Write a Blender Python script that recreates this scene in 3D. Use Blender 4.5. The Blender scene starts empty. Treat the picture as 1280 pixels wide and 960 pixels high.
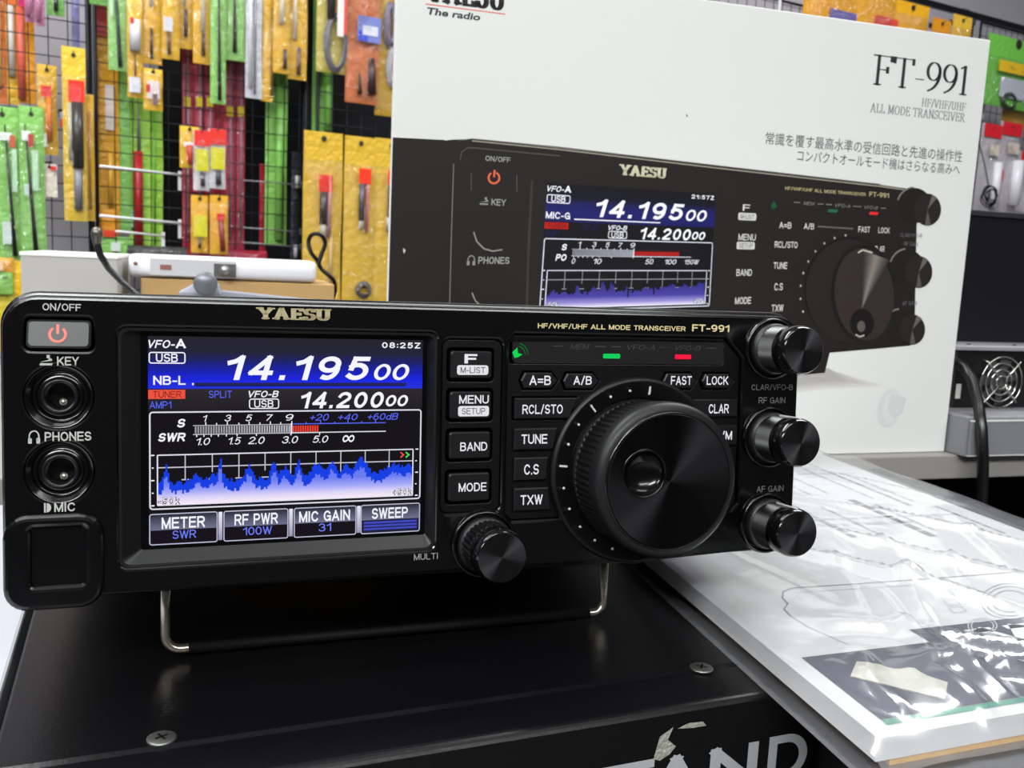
import bpy, bmesh, math, random
from mathutils import Vector, Matrix, noise

# ------------------------------------------------------------------ camera, world, lights
S = 0.001
CAMZ = 1.016                       # camera height above the shop floor (m)
FPX = 1159.0
scn = bpy.context.scene
col = scn.collection
WX = Vector((0.9989, 0.0469, 0.0)); WY = Vector((0.0065, -0.1380, 0.9904)); WZ = Vector((0.0465, -0.9893, -0.1381))
# rows WX, WY, WZ take camera space (x right, y down, z forward) to the world
cam = bpy.data.cameras.new('camera'); cam.sensor_width = 36; cam.lens = 36 * FPX / 1280
cam.clip_start = 0.01; cam.clip_end = 50
cam.dof.use_dof = True; cam.dof.focus_distance = 0.262; cam.dof.aperture_fstop = 40
cob = bpy.data.objects.new('camera', cam); col.objects.link(cob)
cob.matrix_world = Matrix(((WX[0], -WX[1], -WX[2], 0), (WY[0], -WY[1], -WY[2], 0), (WZ[0], -WZ[1], -WZ[2], CAMZ), (0, 0, 0, 1)))
scn.camera = cob
scn.view_settings.view_transform = 'Standard'
scn.view_settings.look = 'None'
scn.view_settings.exposure = 0.0
scn.view_settings.gamma = 1.0
scn.view_settings.use_curve_mapping = False
scn.cycles.use_denoising = True
scn.cycles.max_bounces = 8
scn.cycles.transparent_max_bounces = 24
wd = bpy.data.worlds.new('shop_air'); scn.world = wd; wd.use_nodes = True
wd.node_tree.nodes['Background'].inputs[0].default_value = (0.9, 0.95, 1.0, 1)
wd.node_tree.nodes['Background'].inputs[1].default_value = 0.06


def area(name, x, y, z, sx, sy, power, colr=(0.97, 0.99, 1.0), rz=0.0):
    l = bpy.data.lights.new(name, 'AREA'); l.shape = 'RECTANGLE'; l.size = sx; l.size_y = sy
    l.energy = power; l.color = colr
    o = bpy.data.objects.new(name, l); col.objects.link(o)
    o.location = (x, y, z + CAMZ); o.rotation_euler = (0, 0, rz)
    return o


LIGHTS = [(-0.55, 0.05, 1.45, 1.2, 0.22, 7, 0.3), (0.9, 0.0, 1.45, 1.2, 0.22, 7, 0.3),
          (-0.3, -1.4, 1.2, 1.3, 0.25, 56, 0.3), (1.1, -1.3, 1.2, 1.3, 0.25, 26, 0.3), (-1.8, -1.0, 1.2, 1.2, 0.25, 28, 0.3),
          (-0.9, 0.5, 1.3, 1.2, 0.25, 19, 0.5), (0.9, 1.25, 1.35, 1.2, 0.22, 22, 0.5)]
for i_, (x_, y_, z_, a_, b_, p_, r_) in enumerate(LIGHTS):
    area('ceiling_tube_light', x_, y_, z_, a_, b_, p_ * 1.17, rz=r_)

rnd = random.Random(7)


# ------------------------------------------------------------------ geometry of the view (mm, camera height = 0)
def ray(u, v):
    c = Vector(((u - 640) / FPX, (v - 480) / FPX, 1.0))
    return Vector((WX.dot(c), WY.dot(c), WZ.dot(c)))


def onz(u, v, z):
    d = ray(u, v); return d * (z / d.z)


def onplane(u, v, p0, n):
    d = ray(u, v); return d * (n.dot(p0) / n.dot(d))


# ------------------------------------------------------------------ colours and materials
def lin(c):
    r = []
    for x in c[:3]:
        x = x / 255.0
        r.append(x / 12.92 if x <= 0.04045 else ((x + 0.055) / 1.055) ** 2.4)
    return tuple(r)


MATS = {}


def mat(name, rgb=None, rough=0.5, metal=0.0, spec=0.5, emit=None, strength=1.0, bump=None, coat=0.0, attr=False, aniso=None, noise_col=None):
    if name in MATS: return MATS[name]
    m = bpy.data.materials.new(name); m.use_nodes = True
    nt = m.node_tree; p = nt.nodes['Principled BSDF']
    if rgb is not None:
        p.inputs['Base Color'].default_value = (*lin(rgb), 1)
    p.inputs['Roughness'].default_value = rough
    p.inputs['Metallic'].default_value = metal
    p.inputs['Specular IOR Level'].default_value = spec
    if coat:
        p.inputs['Coat Weight'].default_value = coat; p.inputs['Coat Roughness'].default_value = 0.08
    if attr:
        a = nt.nodes.new('ShaderNodeAttribute'); a.attribute_name = 'Col'
        nt.links.new(a.outputs['Color'], p.inputs['Base Color'])
    if emit is not None:
        p.inputs['Emission Color'].default_value = (*lin(emit), 1); p.inputs['Emission Strength'].default_value = strength
    if noise_col:
        c2, sc = noise_col
        tc = nt.nodes.new('ShaderNodeTexCoord'); n = nt.nodes.new('ShaderNodeTexNoise'); n.inputs['Scale'].default_value = sc
        n.inputs['Detail'].default_value = 5
        nt.links.new(tc.outputs['Object'], n.inputs['Vector'])
        mx = nt.nodes.new('ShaderNodeMix'); mx.data_type = 'RGBA'
        mx.inputs[6].default_value = (*lin(rgb), 1); mx.inputs[7].default_value = (*lin(c2), 1)
        nt.links.new(n.outputs['Fac'], mx.inputs[0]); nt.links.new(mx.outputs[2], p.inputs['Base Color'])
    if bump:
        sc, st, dist = bump
        tc = nt.nodes.new('ShaderNodeTexCoord'); n = nt.nodes.new('ShaderNodeTexNoise'); n.inputs['Scale'].default_value = sc
        n.inputs['Detail'].default_value = 3
        b = nt.nodes.new('ShaderNodeBump'); b.inputs['Strength'].default_value = st; b.inputs['Distance'].default_value = dist
        nt.links.new(tc.outputs['Object'], n.inputs['Vector'])
        nt.links.new(n.outputs['Fac'], b.inputs['Height']); nt.links.new(b.outputs['Normal'], p.inputs['Normal'])
    if aniso:
        p.inputs['Anisotropic'].default_value = aniso
        t = nt.nodes.new('ShaderNodeTangent'); t.direction_type = 'RADIAL'; t.axis = 'Y'; p.inputs['Anisotropic Rotation'].default_value = 0.0
        nt.links.new(t.outputs['Tangent'], p.inputs['Tangent'])
    MATS[name] = m
    return m


def emitmat(name):
    if name in MATS: return MATS[name]
    m = bpy.data.materials.new(name); m.use_nodes = True; nt = m.node_tree
    nt.nodes.remove(nt.nodes['Principled BSDF'])
    e = nt.nodes.new('ShaderNodeEmission'); a = nt.nodes.new('ShaderNodeAttribute'); a.attribute_name = 'Col'
    nt.links.new(a.outputs['Color'], e.inputs['Color']); e.inputs['Strength'].default_value = 1.0
    nt.links.new(e.outputs[0], nt.nodes['Material Output'].inputs[0])
    MATS[name] = m; return m


def filmmat(name, tint=(255, 255, 255), base=0.05, edge=0.5, rough=0.08, bump=(60, 0.4, 0.002), haze=0.0):
    if name in MATS: return MATS[name]
    m = bpy.data.materials.new(name); m.use_nodes = True; nt = m.node_tree
    nt.nodes.remove(nt.nodes['Principled BSDF'])
    t = nt.nodes.new('ShaderNodeBsdfTransparent'); t.inputs[0].default_value = (*lin(tint), 1)
    g = nt.nodes.new('ShaderNodeBsdfGlossy'); g.inputs['Roughness'].default_value = rough
    lw = nt.nodes.new('ShaderNodeLayerWeight'); lw.inputs['Blend'].default_value = 0.35
    mr = nt.nodes.new('ShaderNodeMapRange'); mr.inputs[3].default_value = base; mr.inputs[4].default_value = edge
    mx = nt.nodes.new('ShaderNodeMixShader')
    df = nt.nodes.new('ShaderNodeBsdfDiffuse'); df.inputs[0].default_value = (.85, .86, .92, 1); hz = nt.nodes.new('ShaderNodeMixShader'); hz.inputs[0].default_value = haze
    nt.links.new(t.outputs[0], hz.inputs[1]); nt.links.new(df.outputs[0], hz.inputs[2])
    nt.links.new(lw.outputs['Facing'], mr.inputs[0]); nt.links.new(mr.outputs[0], mx.inputs[0])
    nt.links.new(hz.outputs[0], mx.inputs[1]); nt.links.new(g.outputs[0], mx.inputs[2])
    if bump:
        sc, st, dist = bump
        tc = nt.nodes.new('ShaderNodeTexCoord'); n = nt.nodes.new('ShaderNodeTexNoise'); n.inputs['Scale'].default_value = sc
        b = nt.nodes.new('ShaderNodeBump'); b.inputs['Strength'].default_value = st; b.inputs['Distance'].default_value = dist
        nt.links.new(tc.outputs['Object'], n.inputs['Vector'])
        nt.links.new(n.outputs['Fac'], b.inputs['Height'])
        nt.links.new(b.outputs['Normal'], g.inputs['Normal'])
    nt.links.new(mx.outputs[0], nt.nodes['Material Output'].inputs[0])
    MATS[name] = m; return m


INK = lambda: mat('ink', rough=0.55, spec=0.25, attr=True)
EMIT = lambda: emitmat('lit')
BLK = lambda: mat('black_plastic', (4, 4, 5), rough=0.17, spec=0.6)
BLKM = lambda: mat('black_matte', (5, 5, 6), rough=0.4, spec=0.25)
DEEP = lambda: mat('deep_black', (5, 5, 6), rough=0.7, spec=0.15)


# ------------------------------------------------------------------ mesh builder
class MB:
    def __init__(s):
        s.v = []; s.f = []; s.m = []; s.c = []; s.s = []; s.mats = []

    def mi(s, m):
        if m not in s.mats: s.mats.append(m)
        return s.mats.index(m)

    def face(s, idx, m, c=(255, 255, 255), smooth=False):
        s.f.append(tuple(idx)); s.m.append(s.mi(m)); s.c.append(c); s.s.append(smooth)

    def add(s, pts, faces, m, c=(255, 255, 255), smooth=False):
        b = len(s.v); s.v.extend([tuple(p) for p in pts])
        for f in faces: s.face([b + i for i in f], m, c, smooth)

    def poly(s, pts, m, c=(255, 255, 255)):
        s.add(pts, [range(len(pts))], m, c)

    def box(s, x0, x1, y0, y1, z0, z1, m, c=(255, 255, 255)):
        P = [(x0, y0, z0), (x1, y0, z0), (x1, y1, z0), (x0, y1, z0), (x0, y0, z1), (x1, y0, z1), (x1, y1, z1), (x0, y1, z1)]
        s.add(P, [(0, 3, 2, 1), (4, 5, 6, 7), (0, 1, 5, 4), (1, 2, 6, 5), (2, 3, 7, 6), (3, 0, 4, 7)], m, c)

    def loft(s, loops, m, c=(255, 255, 255), cap0=True, cap1=True, smooth=False, closed=True):
        n = len(loops[0]); b = len(s.v)
        for L in loops: s.v.extend([tuple(p) for p in L])
        for k in range(len(loops) - 1):
            for i in range(n if closed else n - 1):
                j = (i + 1) % n
                s.face((b + k * n + i, b + k * n + j, b + (k + 1) * n + j, b + (k + 1) * n + i), m, c, smooth)
        if cap0: s.face([b + i for i in range(n)][::-1], m, c)
        if cap1: s.face([b + (len(loops) - 1) * n + i for i in range(n)], m, c)

    def lathe(s, prof, cx, cz, m, n=48, c=(255, 255, 255), smooth=True, cap0=False, cap1=True, axis='y', o=(0, 0, 0)):
        loops = []
        for r, y in prof:
            L = []
            for i in range(n):
                a = 2 * math.pi * i / n
                if axis == 'y': L.append((cx + r * math.cos(a), y, cz + r * math.sin(a)))
                else: L.append((cx + r * math.cos(a), cz + r * math.sin(a), y))
            loops.append(L)
        s.loft(loops, m, c, cap0, cap1, smooth)

    def tube(s, path, r, m, n=10, c=(255, 255, 255), closed=False):
        P = [Vector(p) for p in path]; loops = []
        rs = r if isinstance(r, (list, tuple)) else [r] * len(P)
        ref = Vector((0, 0, 1)); t0 = (P[1] - P[0]).normalized()
        if abs(t0.dot(ref)) > 0.9: ref = Vector((1, 0, 0))
        nx = t0.cross(ref).normalized()
        for k in range(len(P)):
            a = P[max(k - 1, 0)]; b = P[min(k + 1, len(P) - 1)]
            if closed: a = P[k - 1]; b = P[(k + 1) % len(P)]
            t = (b - a).normalized(); nx = (nx - t * nx.dot(t)).normalized(); ny = t.cross(nx)
            loops.append([P[k] + (nx * math.cos(2 * math.pi * i / n) + ny * math.sin(2 * math.pi * i / n)) * rs[k] for i in range(n)])
        if closed: loops.append(loops[0])
        s.loft(loops, m, c, not closed, not closed, True)

    def text(s, body, x0, x1, z0, z1, fn, m, c=(255, 255, 255), bold=0.0, shear=0.0, sp=1.0, lift=-.004):
        if all(ch in SANS for ch in body):
            V, F = sans(body, .12 + bold * 1.5, sp)
            V = [(p[0] + shear * p[1], p[1], p[2]) for p in V]
        else: V, F = glyphs(body, bold, shear, sp)
        ax, bx_, az, bz = min(p[0] for p in V), max(p[0] for p in V), min(p[1] for p in V), max(p[1] for p in V)
        kx = (x1 - x0) / (bx_ - ax); kz = (z1 - z0) / (bz - az)
        pts = []
        for p in V:
            q = fn(x0 + (p[0] - ax) * kx, z0 + (p[1] - az) * kz); k = p[2] * lift if len(p) > 2 else 0
            pts.append((q[0], q[1] + k, q[2]))
        s.add(pts, F, m, c)

    def obj(s, name, parent=None, off=(0, 0, 0), bevel=None, seg=2, mods=True):
        me = bpy.data.meshes.new(name)
        me.from_pydata([((p[0] - off[0]) * S, (p[1] - off[1]) * S, (p[2] - off[2]) * S) for p in s.v], [], s.f)
        for m in s.mats: me.materials.append(m)
        me.polygons.foreach_set('material_index', s.m); me.polygons.foreach_set('use_smooth', s.s)
        if any(m.name.startswith(('ink', 'lit')) for m in s.mats):
            at = me.color_attributes.new('Col', 'FLOAT_COLOR', 'CORNER')
            for p, c in zip(me.polygons, s.c):
                if c and isinstance(c[0], (tuple, list)):
                    for k, li in enumerate(p.loop_indices): at.data[li].color = (*lin(c[k]), 1)
                else:
                    cc = (*lin(c), 1)
                    for li in p.loop_indices: at.data[li].color = cc
        me.update()
        o = bpy.data.objects.new(name, me); col.objects.link(o)
        if parent: o.parent = parent
        if bevel:
            bv = o.modifiers.new('edge', 'BEVEL'); bv.width = bevel * S; bv.segments = seg; bv.limit_method = 'ANGLE'
            bv.angle_limit = math.radians(40)
        return o


_gc = {}


def glyphs(body, bold=0.0, shear=0.0, sp=1.0):
    k = (body, bold, shear, sp)
    if k in _gc: return _gc[k]
    cu = bpy.data.curves.new('t', 'FONT'); cu.body = body; cu.offset = bold; cu.shear = shear; cu.space_character = sp
    cu.resolution_u = 3; cu.fill_mode = 'FRONT'
    ob = bpy.data.objects.new('t', cu); col.objects.link(ob)
    dg = bpy.context.evaluated_depsgraph_get(); dg.update()
    ev = ob.evaluated_get(dg); me = ev.to_mesh()
    V = [(v.co.x, v.co.y) for v in me.vertices]; F = [tuple(p.vertices) for p in me.polygons]
    ev.to_mesh_clear(); bpy.data.objects.remove(ob); bpy.data.curves.remove(cu)
    _gc[k] = (V, F); return V, F


def plate(mb, outer, holes, y0, y1, m, bev=0.0):
    """A sheet in the x-z plane with holes, from y0 (front) to y1 (back)."""
    cu = bpy.data.curves.new('p', 'CURVE'); cu.dimensions = '2D'; cu.fill_mode = 'BOTH'
    for L in [outer] + holes:
        sp = cu.splines.new('POLY'); sp.points.add(len(L) - 1); sp.use_cyclic_u = True
        for p, q in zip(sp.points, L): p.co = (q[0], q[1], 0, 1)
    cu.extrude = (y1 - y0) / 2 - bev; cu.bevel_depth = bev; cu.offset = -bev; cu.bevel_resolution = 2
    ob = bpy.data.objects.new('p', cu); col.objects.link(ob)
    dg = bpy.context.evaluated_depsgraph_get(); dg.update()
    ev = ob.evaluated_get(dg); me = ev.to_mesh()
    ym = (y0 + y1) / 2
    mb.add([(v.co.x, ym - v.co.z, v.co.y) for v in me.vertices], [tuple(p.vertices) for p in me.polygons], m)
    ev.to_mesh_clear(); bpy.data.objects.remove(ob); bpy.data.curves.remove(cu)


def rrect(x0, x1, z0, z1, r, n=6):
    P = []
    for cx, cz, a0 in ((x1 - r, z1 - r, 0), (x0 + r, z1 - r, 90), (x0 + r, z0 + r, 180), (x1 - r, z0 + r, 270)):
        for i in range(n + 1):
            a = math.radians(a0 + 90 * i / n); P.append((cx + r * math.cos(a), cz + r * math.sin(a)))
    return P


def circ(cx, cz, r, n=40):
    return [(cx + r * math.cos(2 * math.pi * i / n), cz + r * math.sin(2 * math.pi * i / n)) for i in range(n)]


def lay(L, y): return [(p[0], y, p[1]) for p in L]


def inset(L, d):
    cx = sum(p[0] for p in L) / len(L); cz = sum(p[1] for p in L) / len(L)
    x0, x1 = min(p[0] for p in L), max(p[0] for p in L); z0, z1 = min(p[1] for p in L), max(p[1] for p in L)
    kx = 1 - 2 * d / (x1 - x0); kz = 1 - 2 * d / (z1 - z0); mx = (x0 + x1) / 2; mz = (z0 + z1) / 2
    return [(mx + (p[0] - mx) * kx, mz + (p[1] - mz) * kz) for p in L]



# serif letters drawn with a broad nib (cap height 1)
def arc(cx, cy, rx, ry, a0, a1, n=14):
    return [(cx + rx * math.cos(math.radians(a0 + (a1 - a0) * i / n)), cy + ry * math.sin(math.radians(a0 + (a1 - a0) * i / n))) for i in range(n + 1)]


# sans-serif letters drawn as even strokes (unit box, stretched to the given width)
def _e(cx, cy, rx, ry): return arc(cx, cy, rx, ry, 0, 360, 28)


SANS = {
    '0': (.58, [_e(.5, .5, .5, .5)]), '1': (.34, [[(.0, .76), (.45, .82), (.95, 1)], [(1, 1), (1, 0)]]),
    '2': (.58, [arc(.48, .72, .5, .28, 165, -28) + [(.05, .08)], [(0, 0), (1, 0)]]),
    '3': (.58, [arc(.46, .75, .46, .25, 160, -85), arc(.48, .27, .52, .27, 85, -165)]),
    '4': (.6, [[(.76, 0), (.76, 1)], [(.76, 1), (0, .27)], [(0, .25), (1, .25)]]),
    '5': (.58, [[(.92, 1), (.2, 1)], [(.2, 1), (.1, .5)], arc(.46, .34, .54, .34, 132, -138)]),
    '6': (.58, [_e(.5, .31, .5, .31), arc(.5, .55, .5, .45, 195, 68)]), '7': (.56, [[(0, 1), (1, 1)], [(1, 1), (.35, 0)]]),
    '8': (.58, [_e(.5, .76, .43, .24), _e(.5, .27, .5, .27)]), '9': (.58, [_e(.5, .69, .5, .31), arc(.5, .45, .5, .45, 15, -112)]),
    'A': (.68, [[(0, 0), (.5, 1)], [(.5, 1), (1, 0)], [(.22, .3), (.78, .3)]]),
    'B': (.62, [[(0, 0), (0, 1)], [(0, 1), (.6, 1)] + arc(.6, .77, .34, .23, 90, -90) + [(0, .54)], [(.6, .54)] + arc(.6, .27, .4, .27, 90, -90) + [(0, 0)]]),
    'C': (.66, [arc(.52, .5, .52, .5, 38, 322)]), 'D': (.66, [[(0, 0), (0, 1)], [(0, 1), (.45, 1)] + arc(.45, .5, .55, .5, 90, -90, 18) + [(0, 0)]]),
    'E': (.58, [[(0, 0), (0, 1)], [(0, 1), (1, 1)], [(0, .52), (.92, .52)], [(0, 0), (1, 0)]]), 'F': (.56, [[(0, 0), (0, 1)], [(0, 1), (1, 1)], [(0, .5), (.88, .5)]]),
    'G': (.68, [arc(.5, .5, .5, .5, 38, 330), [(1, .0), (1, .46)], [(.56, .46), (1, .46)]]), 'H': (.64, [[(0, 0), (0, 1)], [(1, 0), (1, 1)], [(0, .52), (1, .52)]]),
    'I': (.05, [[(.5, 0), (.5, 1)]]), 'J': (.5, [[(1, 1), (1, .28)] + arc(.5, .28, .5, .28, 0, -170)]), 'K': (.66, [[(0, 0), (0, 1)], [(0, .33), (.95, 1)], [(.36, .58), (1, 0)]]),
    'L': (.54, [[(0, 0), (0, 1)], [(0, 0), (1, 0)]]), 'M': (.76, [[(0, 0), (0, 1)], [(0, 1), (.5, .02)], [(.5, .02), (1, 1)], [(1, 1), (1, 0)]]),
    'N': (.64, [[(0, 0), (0, 1)], [(0, 1), (1, 0)], [(1, 0), (1, 1)]]), 'O': (.72, [_e(.5, .5, .5, .5)]), 'P': (.6, [[(0, 0), (0, 1)], [(0, 1), (.6, 1)] + arc(.6, .73, .4, .27, 90, -90) + [(0, .46)]]),
    'Q': (.72, [_e(.5, .5, .5, .5), [(.6, .25), (1, 0)]]), 'R': (.64, [[(0, 0), (0, 1)], [(0, 1), (.6, 1)] + arc(.6, .74, .4, .26, 90, -90) + [(0, .48)], [(.55, .48), (1, 0)]]),
    'S': (.6, [arc(.5, .74, .47, .26, 25, 270) + arc(.5, .26, .5, .26, 90, -155)[1:]]), 'T': (.62, [[(0, 1), (1, 1)], [(.5, 1), (.5, 0)]]),
    'U': (.64, [[(0, 1), (0, .32)] + arc(.5, .32, .5, .32, 180, 360)[1:] + [(1, 1)]]), 'V': (.66, [[(0, 1), (.5, 0)], [(.5, 0), (1, 1)]]),
    'W': (.92, [[(0, 1), (.25, 0)], [(.25, 0), (.5, 1)], [(.5, 1), (.75, 0)], [(.75, 0), (1, 1)]]), 'X': (.66, [[(0, 0), (1, 1)], [(0, 1), (1, 0)]]),
    'Y': (.66, [[(0, 1), (.5, .45)], [(1, 1), (.5, .45)], [(.5, .45), (.5, 0)]]), 'Z': (.6, [[(0, 1), (1, 1)], [(1, 1), (0, 0)], [(0, 0), (1, 0)]]),
    '/': (.34, [[(0, -.05), (1, 1.05)]]), '-': (.3, [[(0, .38), (1, .38)]]), '=': (.5, [[(0, .28), (1, .28)], [(0, .62), (1, .62)]]), '+': (.5, [[(0, .45), (1, .45)], [(.5, .15), (.5, .75)]]),
    '.': (.02, [[(.5, 0), (.5, .012)]]), ':': (.02, [[(.5, .12), (.5, .13)], [(.5, .68), (.5, .69)]]), ' ': (.2, []),
    'k': (.5, [[(0, 0), (0, 1)], [(0, .22), (.9, .66)], [(.36, .38), (1, 0)]]), 'd': (.54, [[(1, 0), (1, 1)], _e(.5, .33, .5, .33)]), '>': (.42, [[(0, .95), (1, .5), (0, .05)]]),
}


def sans(body, t, sp=1.0):
    V = []; F = []; x = 0.0
    for ch in body:
        w0, strokes = SANS[ch]; w = w0 + t
        for si, st in enumerate(strokes):
            P = [Vector((x + t / 2 + a * (w - t), t / 2 + b * (1 - t))) for a, b in st]
            Q = [P[0]]
            for p in P[1:]:
                if (p - Q[-1]).length > 1e-5: Q.append(p)
            P = Q
            closed = (P[0] - P[-1]).length < 1e-4 and len(P) > 3
            if not closed:
                P[0] = P[0] - (P[1] - P[0]).normalized() * t / 2; P[-1] = P[-1] + (P[-1] - P[-2]).normalized() * t / 2
            b0 = len(V)
            for i, p in enumerate(P):
                a = P[i - 1] if i else (P[-2] if closed else P[0]); c = P[i + 1] if i < len(P) - 1 else (P[1] if closed else P[-1])
                d1 = (p - a).normalized() if (p - a).length > 1e-6 else (c - p).normalized(); d2 = (c - p).normalized() if (c - p).length > 1e-6 else d1
                d = (d1 + d2).normalized(); n = Vector((-d.y, d.x)) * (t / 2) / max(.5, d.dot(d1))
                V.append((*(p + n), si)); V.append((*(p - n), si))
            for i in range(len(P) - 1): k = b0 + 2 * i; F.append((k, k + 1, k + 3, k + 2))
        x += w + (.16 - t * .25) * sp
    return V, F


USED = set()

def tag(o, label, cat, group=None, kind=None):
    o['label'] = label; o['category'] = cat
    if group: o['group'] = group
    if kind: o['kind'] = kind
    if label in USED and not group: print('DUPLICATE LABEL', label)
    USED.add(label); return o


def thing(name, label, cat, M=None, group=None):
    o = bpy.data.objects.new(name, None); col.objects.link(o); o.empty_display_size = 0.02
    if M is not None: o.matrix_world = M
    return tag(o, label, cat, group)


def frame(o, ex, ey, ez):
    """World matrix of a local frame: origin o in mm (camera height 0) and its three axes."""
    return Matrix(((ex[0], ey[0], ez[0], o[0] * S), (ex[1], ey[1], ez[1], o[1] * S), (ex[2], ey[2], ez[2], o[2] * S + CAMZ), (0, 0, 0, 1)))


def yawframe(o, deg):
    a = math.radians(deg)
    return frame(o, (math.cos(a), math.sin(a), 0), (-math.sin(a), math.cos(a), 0), (0, 0, 1))



SER = {  # serif letters (cap height 1): width, strokes, serif feet (x, y)
    'F': (.66, [[(.17, 0), (.17, 1)], [(.17, .98), (.62, .98)], [(.17, .53), (.5, .53)], [(.61, 1), (.61, .82)], [(.49, .63), (.49, .43)]], [(.17, 0), (.1, .98)]),
    'T': (.74, [[(.37, 0), (.37, 1)], [(.03, .98), (.71, .98)], [(.04, 1), (.04, .8)], [(.70, 1), (.70, .8)]], [(.37, 0)]),
    '9': (.58, [arc(.27, .68, .22, .3, 0, 360, 28), arc(.0, .62, .49, .62, 8, -62, 10) + [(.1, .0)]], []),
    '1': (.36, [[(.2, 0), (.2, 1)], [(.04, .9), (.2, .98)]], [(.2, 0)]),
    '-': (.4, [[(.05, .36), (.36, .36)]], []),
    'Y': (.8, [[(.1, 1), (.4, .45)], [(.7, 1), (.4, .45)], [(.4, .47), (.4, 0)]], [(.1, .98), (.7, .98), (.4, 0)]),
    'A': (.8, [[(.1, 0), (.38, 1)], [(.38, 1), (.68, 0)], [(.2, .34), (.58, .34)]], [(.1, 0), (.68, 0)]),
    'E': (.68, [[(.17, 0), (.17, 1)], [(.06, .97), (.6, .97)], [(.06, .03), (.62, .03)], [(.17, .52), (.46, .52)], [(.59, 1), (.59, .8)], [(.61, 0), (.61, .22)], [(.46, .62), (.46, .42)]], []),
    'S': (.58, [arc(.29, .74, .2, .23, 20, 270, 14) + arc(.29, .27, .22, .25, 90, -160, 14)[1:], [(.5, .98), (.5, .75)], [(.07, .02), (.07, .26)]], []),
    'U': (.8, [[(.17, 1), (.17, .3)] + arc(.4, .3, .23, .28, 180, 360, 12)[1:] + [(.63, 1)]], [(.17, .98), (.63, .98)]),
    'H': (.82, [[(.17, 0), (.17, 1)], [(.65, 0), (.65, 1)], [(.17, .52), (.65, .52)]], [(.17, 0), (.17, .98), (.65, 0), (.65, .98)]),
    'V': (.76, [[(.1, 1), (.38, 0)], [(.38, 0), (.66, 1)]], [(.1, .98), (.66, .98)]),
    'L': (.62, [[(.17, 0), (.17, 1)], [(.1, .03), (.57, .03)], [(.57, 0), (.57, .24)]], [(.17, .98)]),
    'M': (.96, [[(.16, 0), (.18, 1)], [(.18, 1), (.48, .1)], [(.48, .1), (.78, 1)], [(.78, 1), (.8, 0)]], [(.16, 0), (.8, 0), (.14, .98), (.82, .98)]),
    'O': (.8, [arc(.4, .5, .32, .48, 0, 360, 28)], []),
    'D': (.78, [[(.17, 0), (.17, 1)], [(.08, .97), (.32, .97)] + arc(.32, .5, .38, .47, 90, -90, 16) + [(.08, .03)]], []),
    'R': (.76, [[(.17, 0), (.17, 1)], [(.08, .97), (.36, .97)] + arc(.36, .75, .2, .22, 90, -90, 10) + [(.17, .53)], [(.36, .53), (.66, .0)]], [(.17, 0), (.68, 0)]),
    'N': (.82, [[(.16, 0), (.16, 1)], [(.16, 1), (.66, 0)], [(.66, 0), (.66, 1)]], [(.16, 0), (.12, .98), (.66, .98)]),
    'C': (.72, [arc(.4, .5, .32, .48, 40, 320, 22), [(.63, .97), (.63, .72)]], []),
    'I': (.36, [[(.18, 0), (.18, 1)]], [(.18, 0), (.18, .98)]),
    '/': (.42, [[(.04, -.05), (.38, 1.05)]], []), ' ': (.36, [], []),
}


def serif(mb, body, x0, x1, z0, z1, fn, m, c, wx=.14, wy=.045, sw=.2, track=.04):
    quads = []; x = 0.0
    for ch in body:
        w, strokes, feet = SER[ch]
        for st in strokes:
            for a, b in zip(st, st[1:]):
                dx, dy = b[0] - a[0], b[1] - a[1]; L = math.hypot(dx, dy) or 1
                ux, uy = dx / L, dy / L
                h = 0.5 * math.hypot(wx * uy, wy * ux)
                e = 0.25 * h
                ax_, ay_ = a[0] - ux * e, a[1] - uy * e; bx_, by_ = b[0] + ux * e, b[1] + uy * e
                quads.append([(x + ax_ - uy * h, ay_ + ux * h), (x + ax_ + uy * h, ay_ - ux * h), (x + bx_ + uy * h, by_ - ux * h), (x + bx_ - uy * h, by_ + ux * h)])
        for fx, fy in feet:
            t = max(wy, .05) / 2; yy = fy + t if fy < .5 else fy
            quads.append([(x + fx - sw * .5 - wx * .3, yy - t), (x + fx + sw * .5 + wx * .3, yy - t), (x + fx + sw * .5 + wx * .3, yy + t), (x + fx - sw * .5 - wx * .3, yy + t)])
        x += w + track
    tot = x - track
    for q in quads:
        mb.poly([fn(x0 + p[0] / tot * (x1 - x0), z0 + p[1] * (z1 - z0)) for p in q], m, c)

# ------------------------------------------------------------------ the shop room
fl = MB(); fl.box(-2600, 4200, -3200, 3600, -1026, -1016, mat('floor_vinyl', (150, 148, 142), rough=0.4, noise_col=((138, 136, 130), 3)))
o = fl.obj('floor'); o.location.z = CAMZ; o['kind'] = 'structure'
ce = MB(); ce.box(-2600, 4200, -3200, 3600, 1560, 1580, mat('ceiling_panel', (226, 226, 222), rough=0.9, noise_col=((214, 214, 210), 40)))
o = ce.obj('ceiling'); o.location.z = CAMZ; o['kind'] = 'structure'

RK = yawframe((-470, 1550, 0), 30)            # the display rack's own frame: x along it, -y towards the shop
RKo = Vector((-470, 1550, 0)); ra = math.radians(30)
RX = Vector((math.cos(ra), math.sin(ra), 0)); RN = Vector((-math.sin(ra), math.cos(ra), 0))


def rk(u, v, y=0.0):
    """point of the rack plane (or of a plane y mm behind it) seen at u, v -> (x, z)"""
    p = onplane(u, v, RKo + RN * y, RN); return (p - RKo).dot(RX), p.z


wb = MB(); wb.box(-900, 3600, 150, 190, -1016, 1560, mat('wall_paint_grey', (186, 182, 192), rough=0.8, noise_col=((176, 172, 182), 6)))
o = wb.obj('wall_back'); o.matrix_world = RK; o['kind'] = 'structure'

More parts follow.
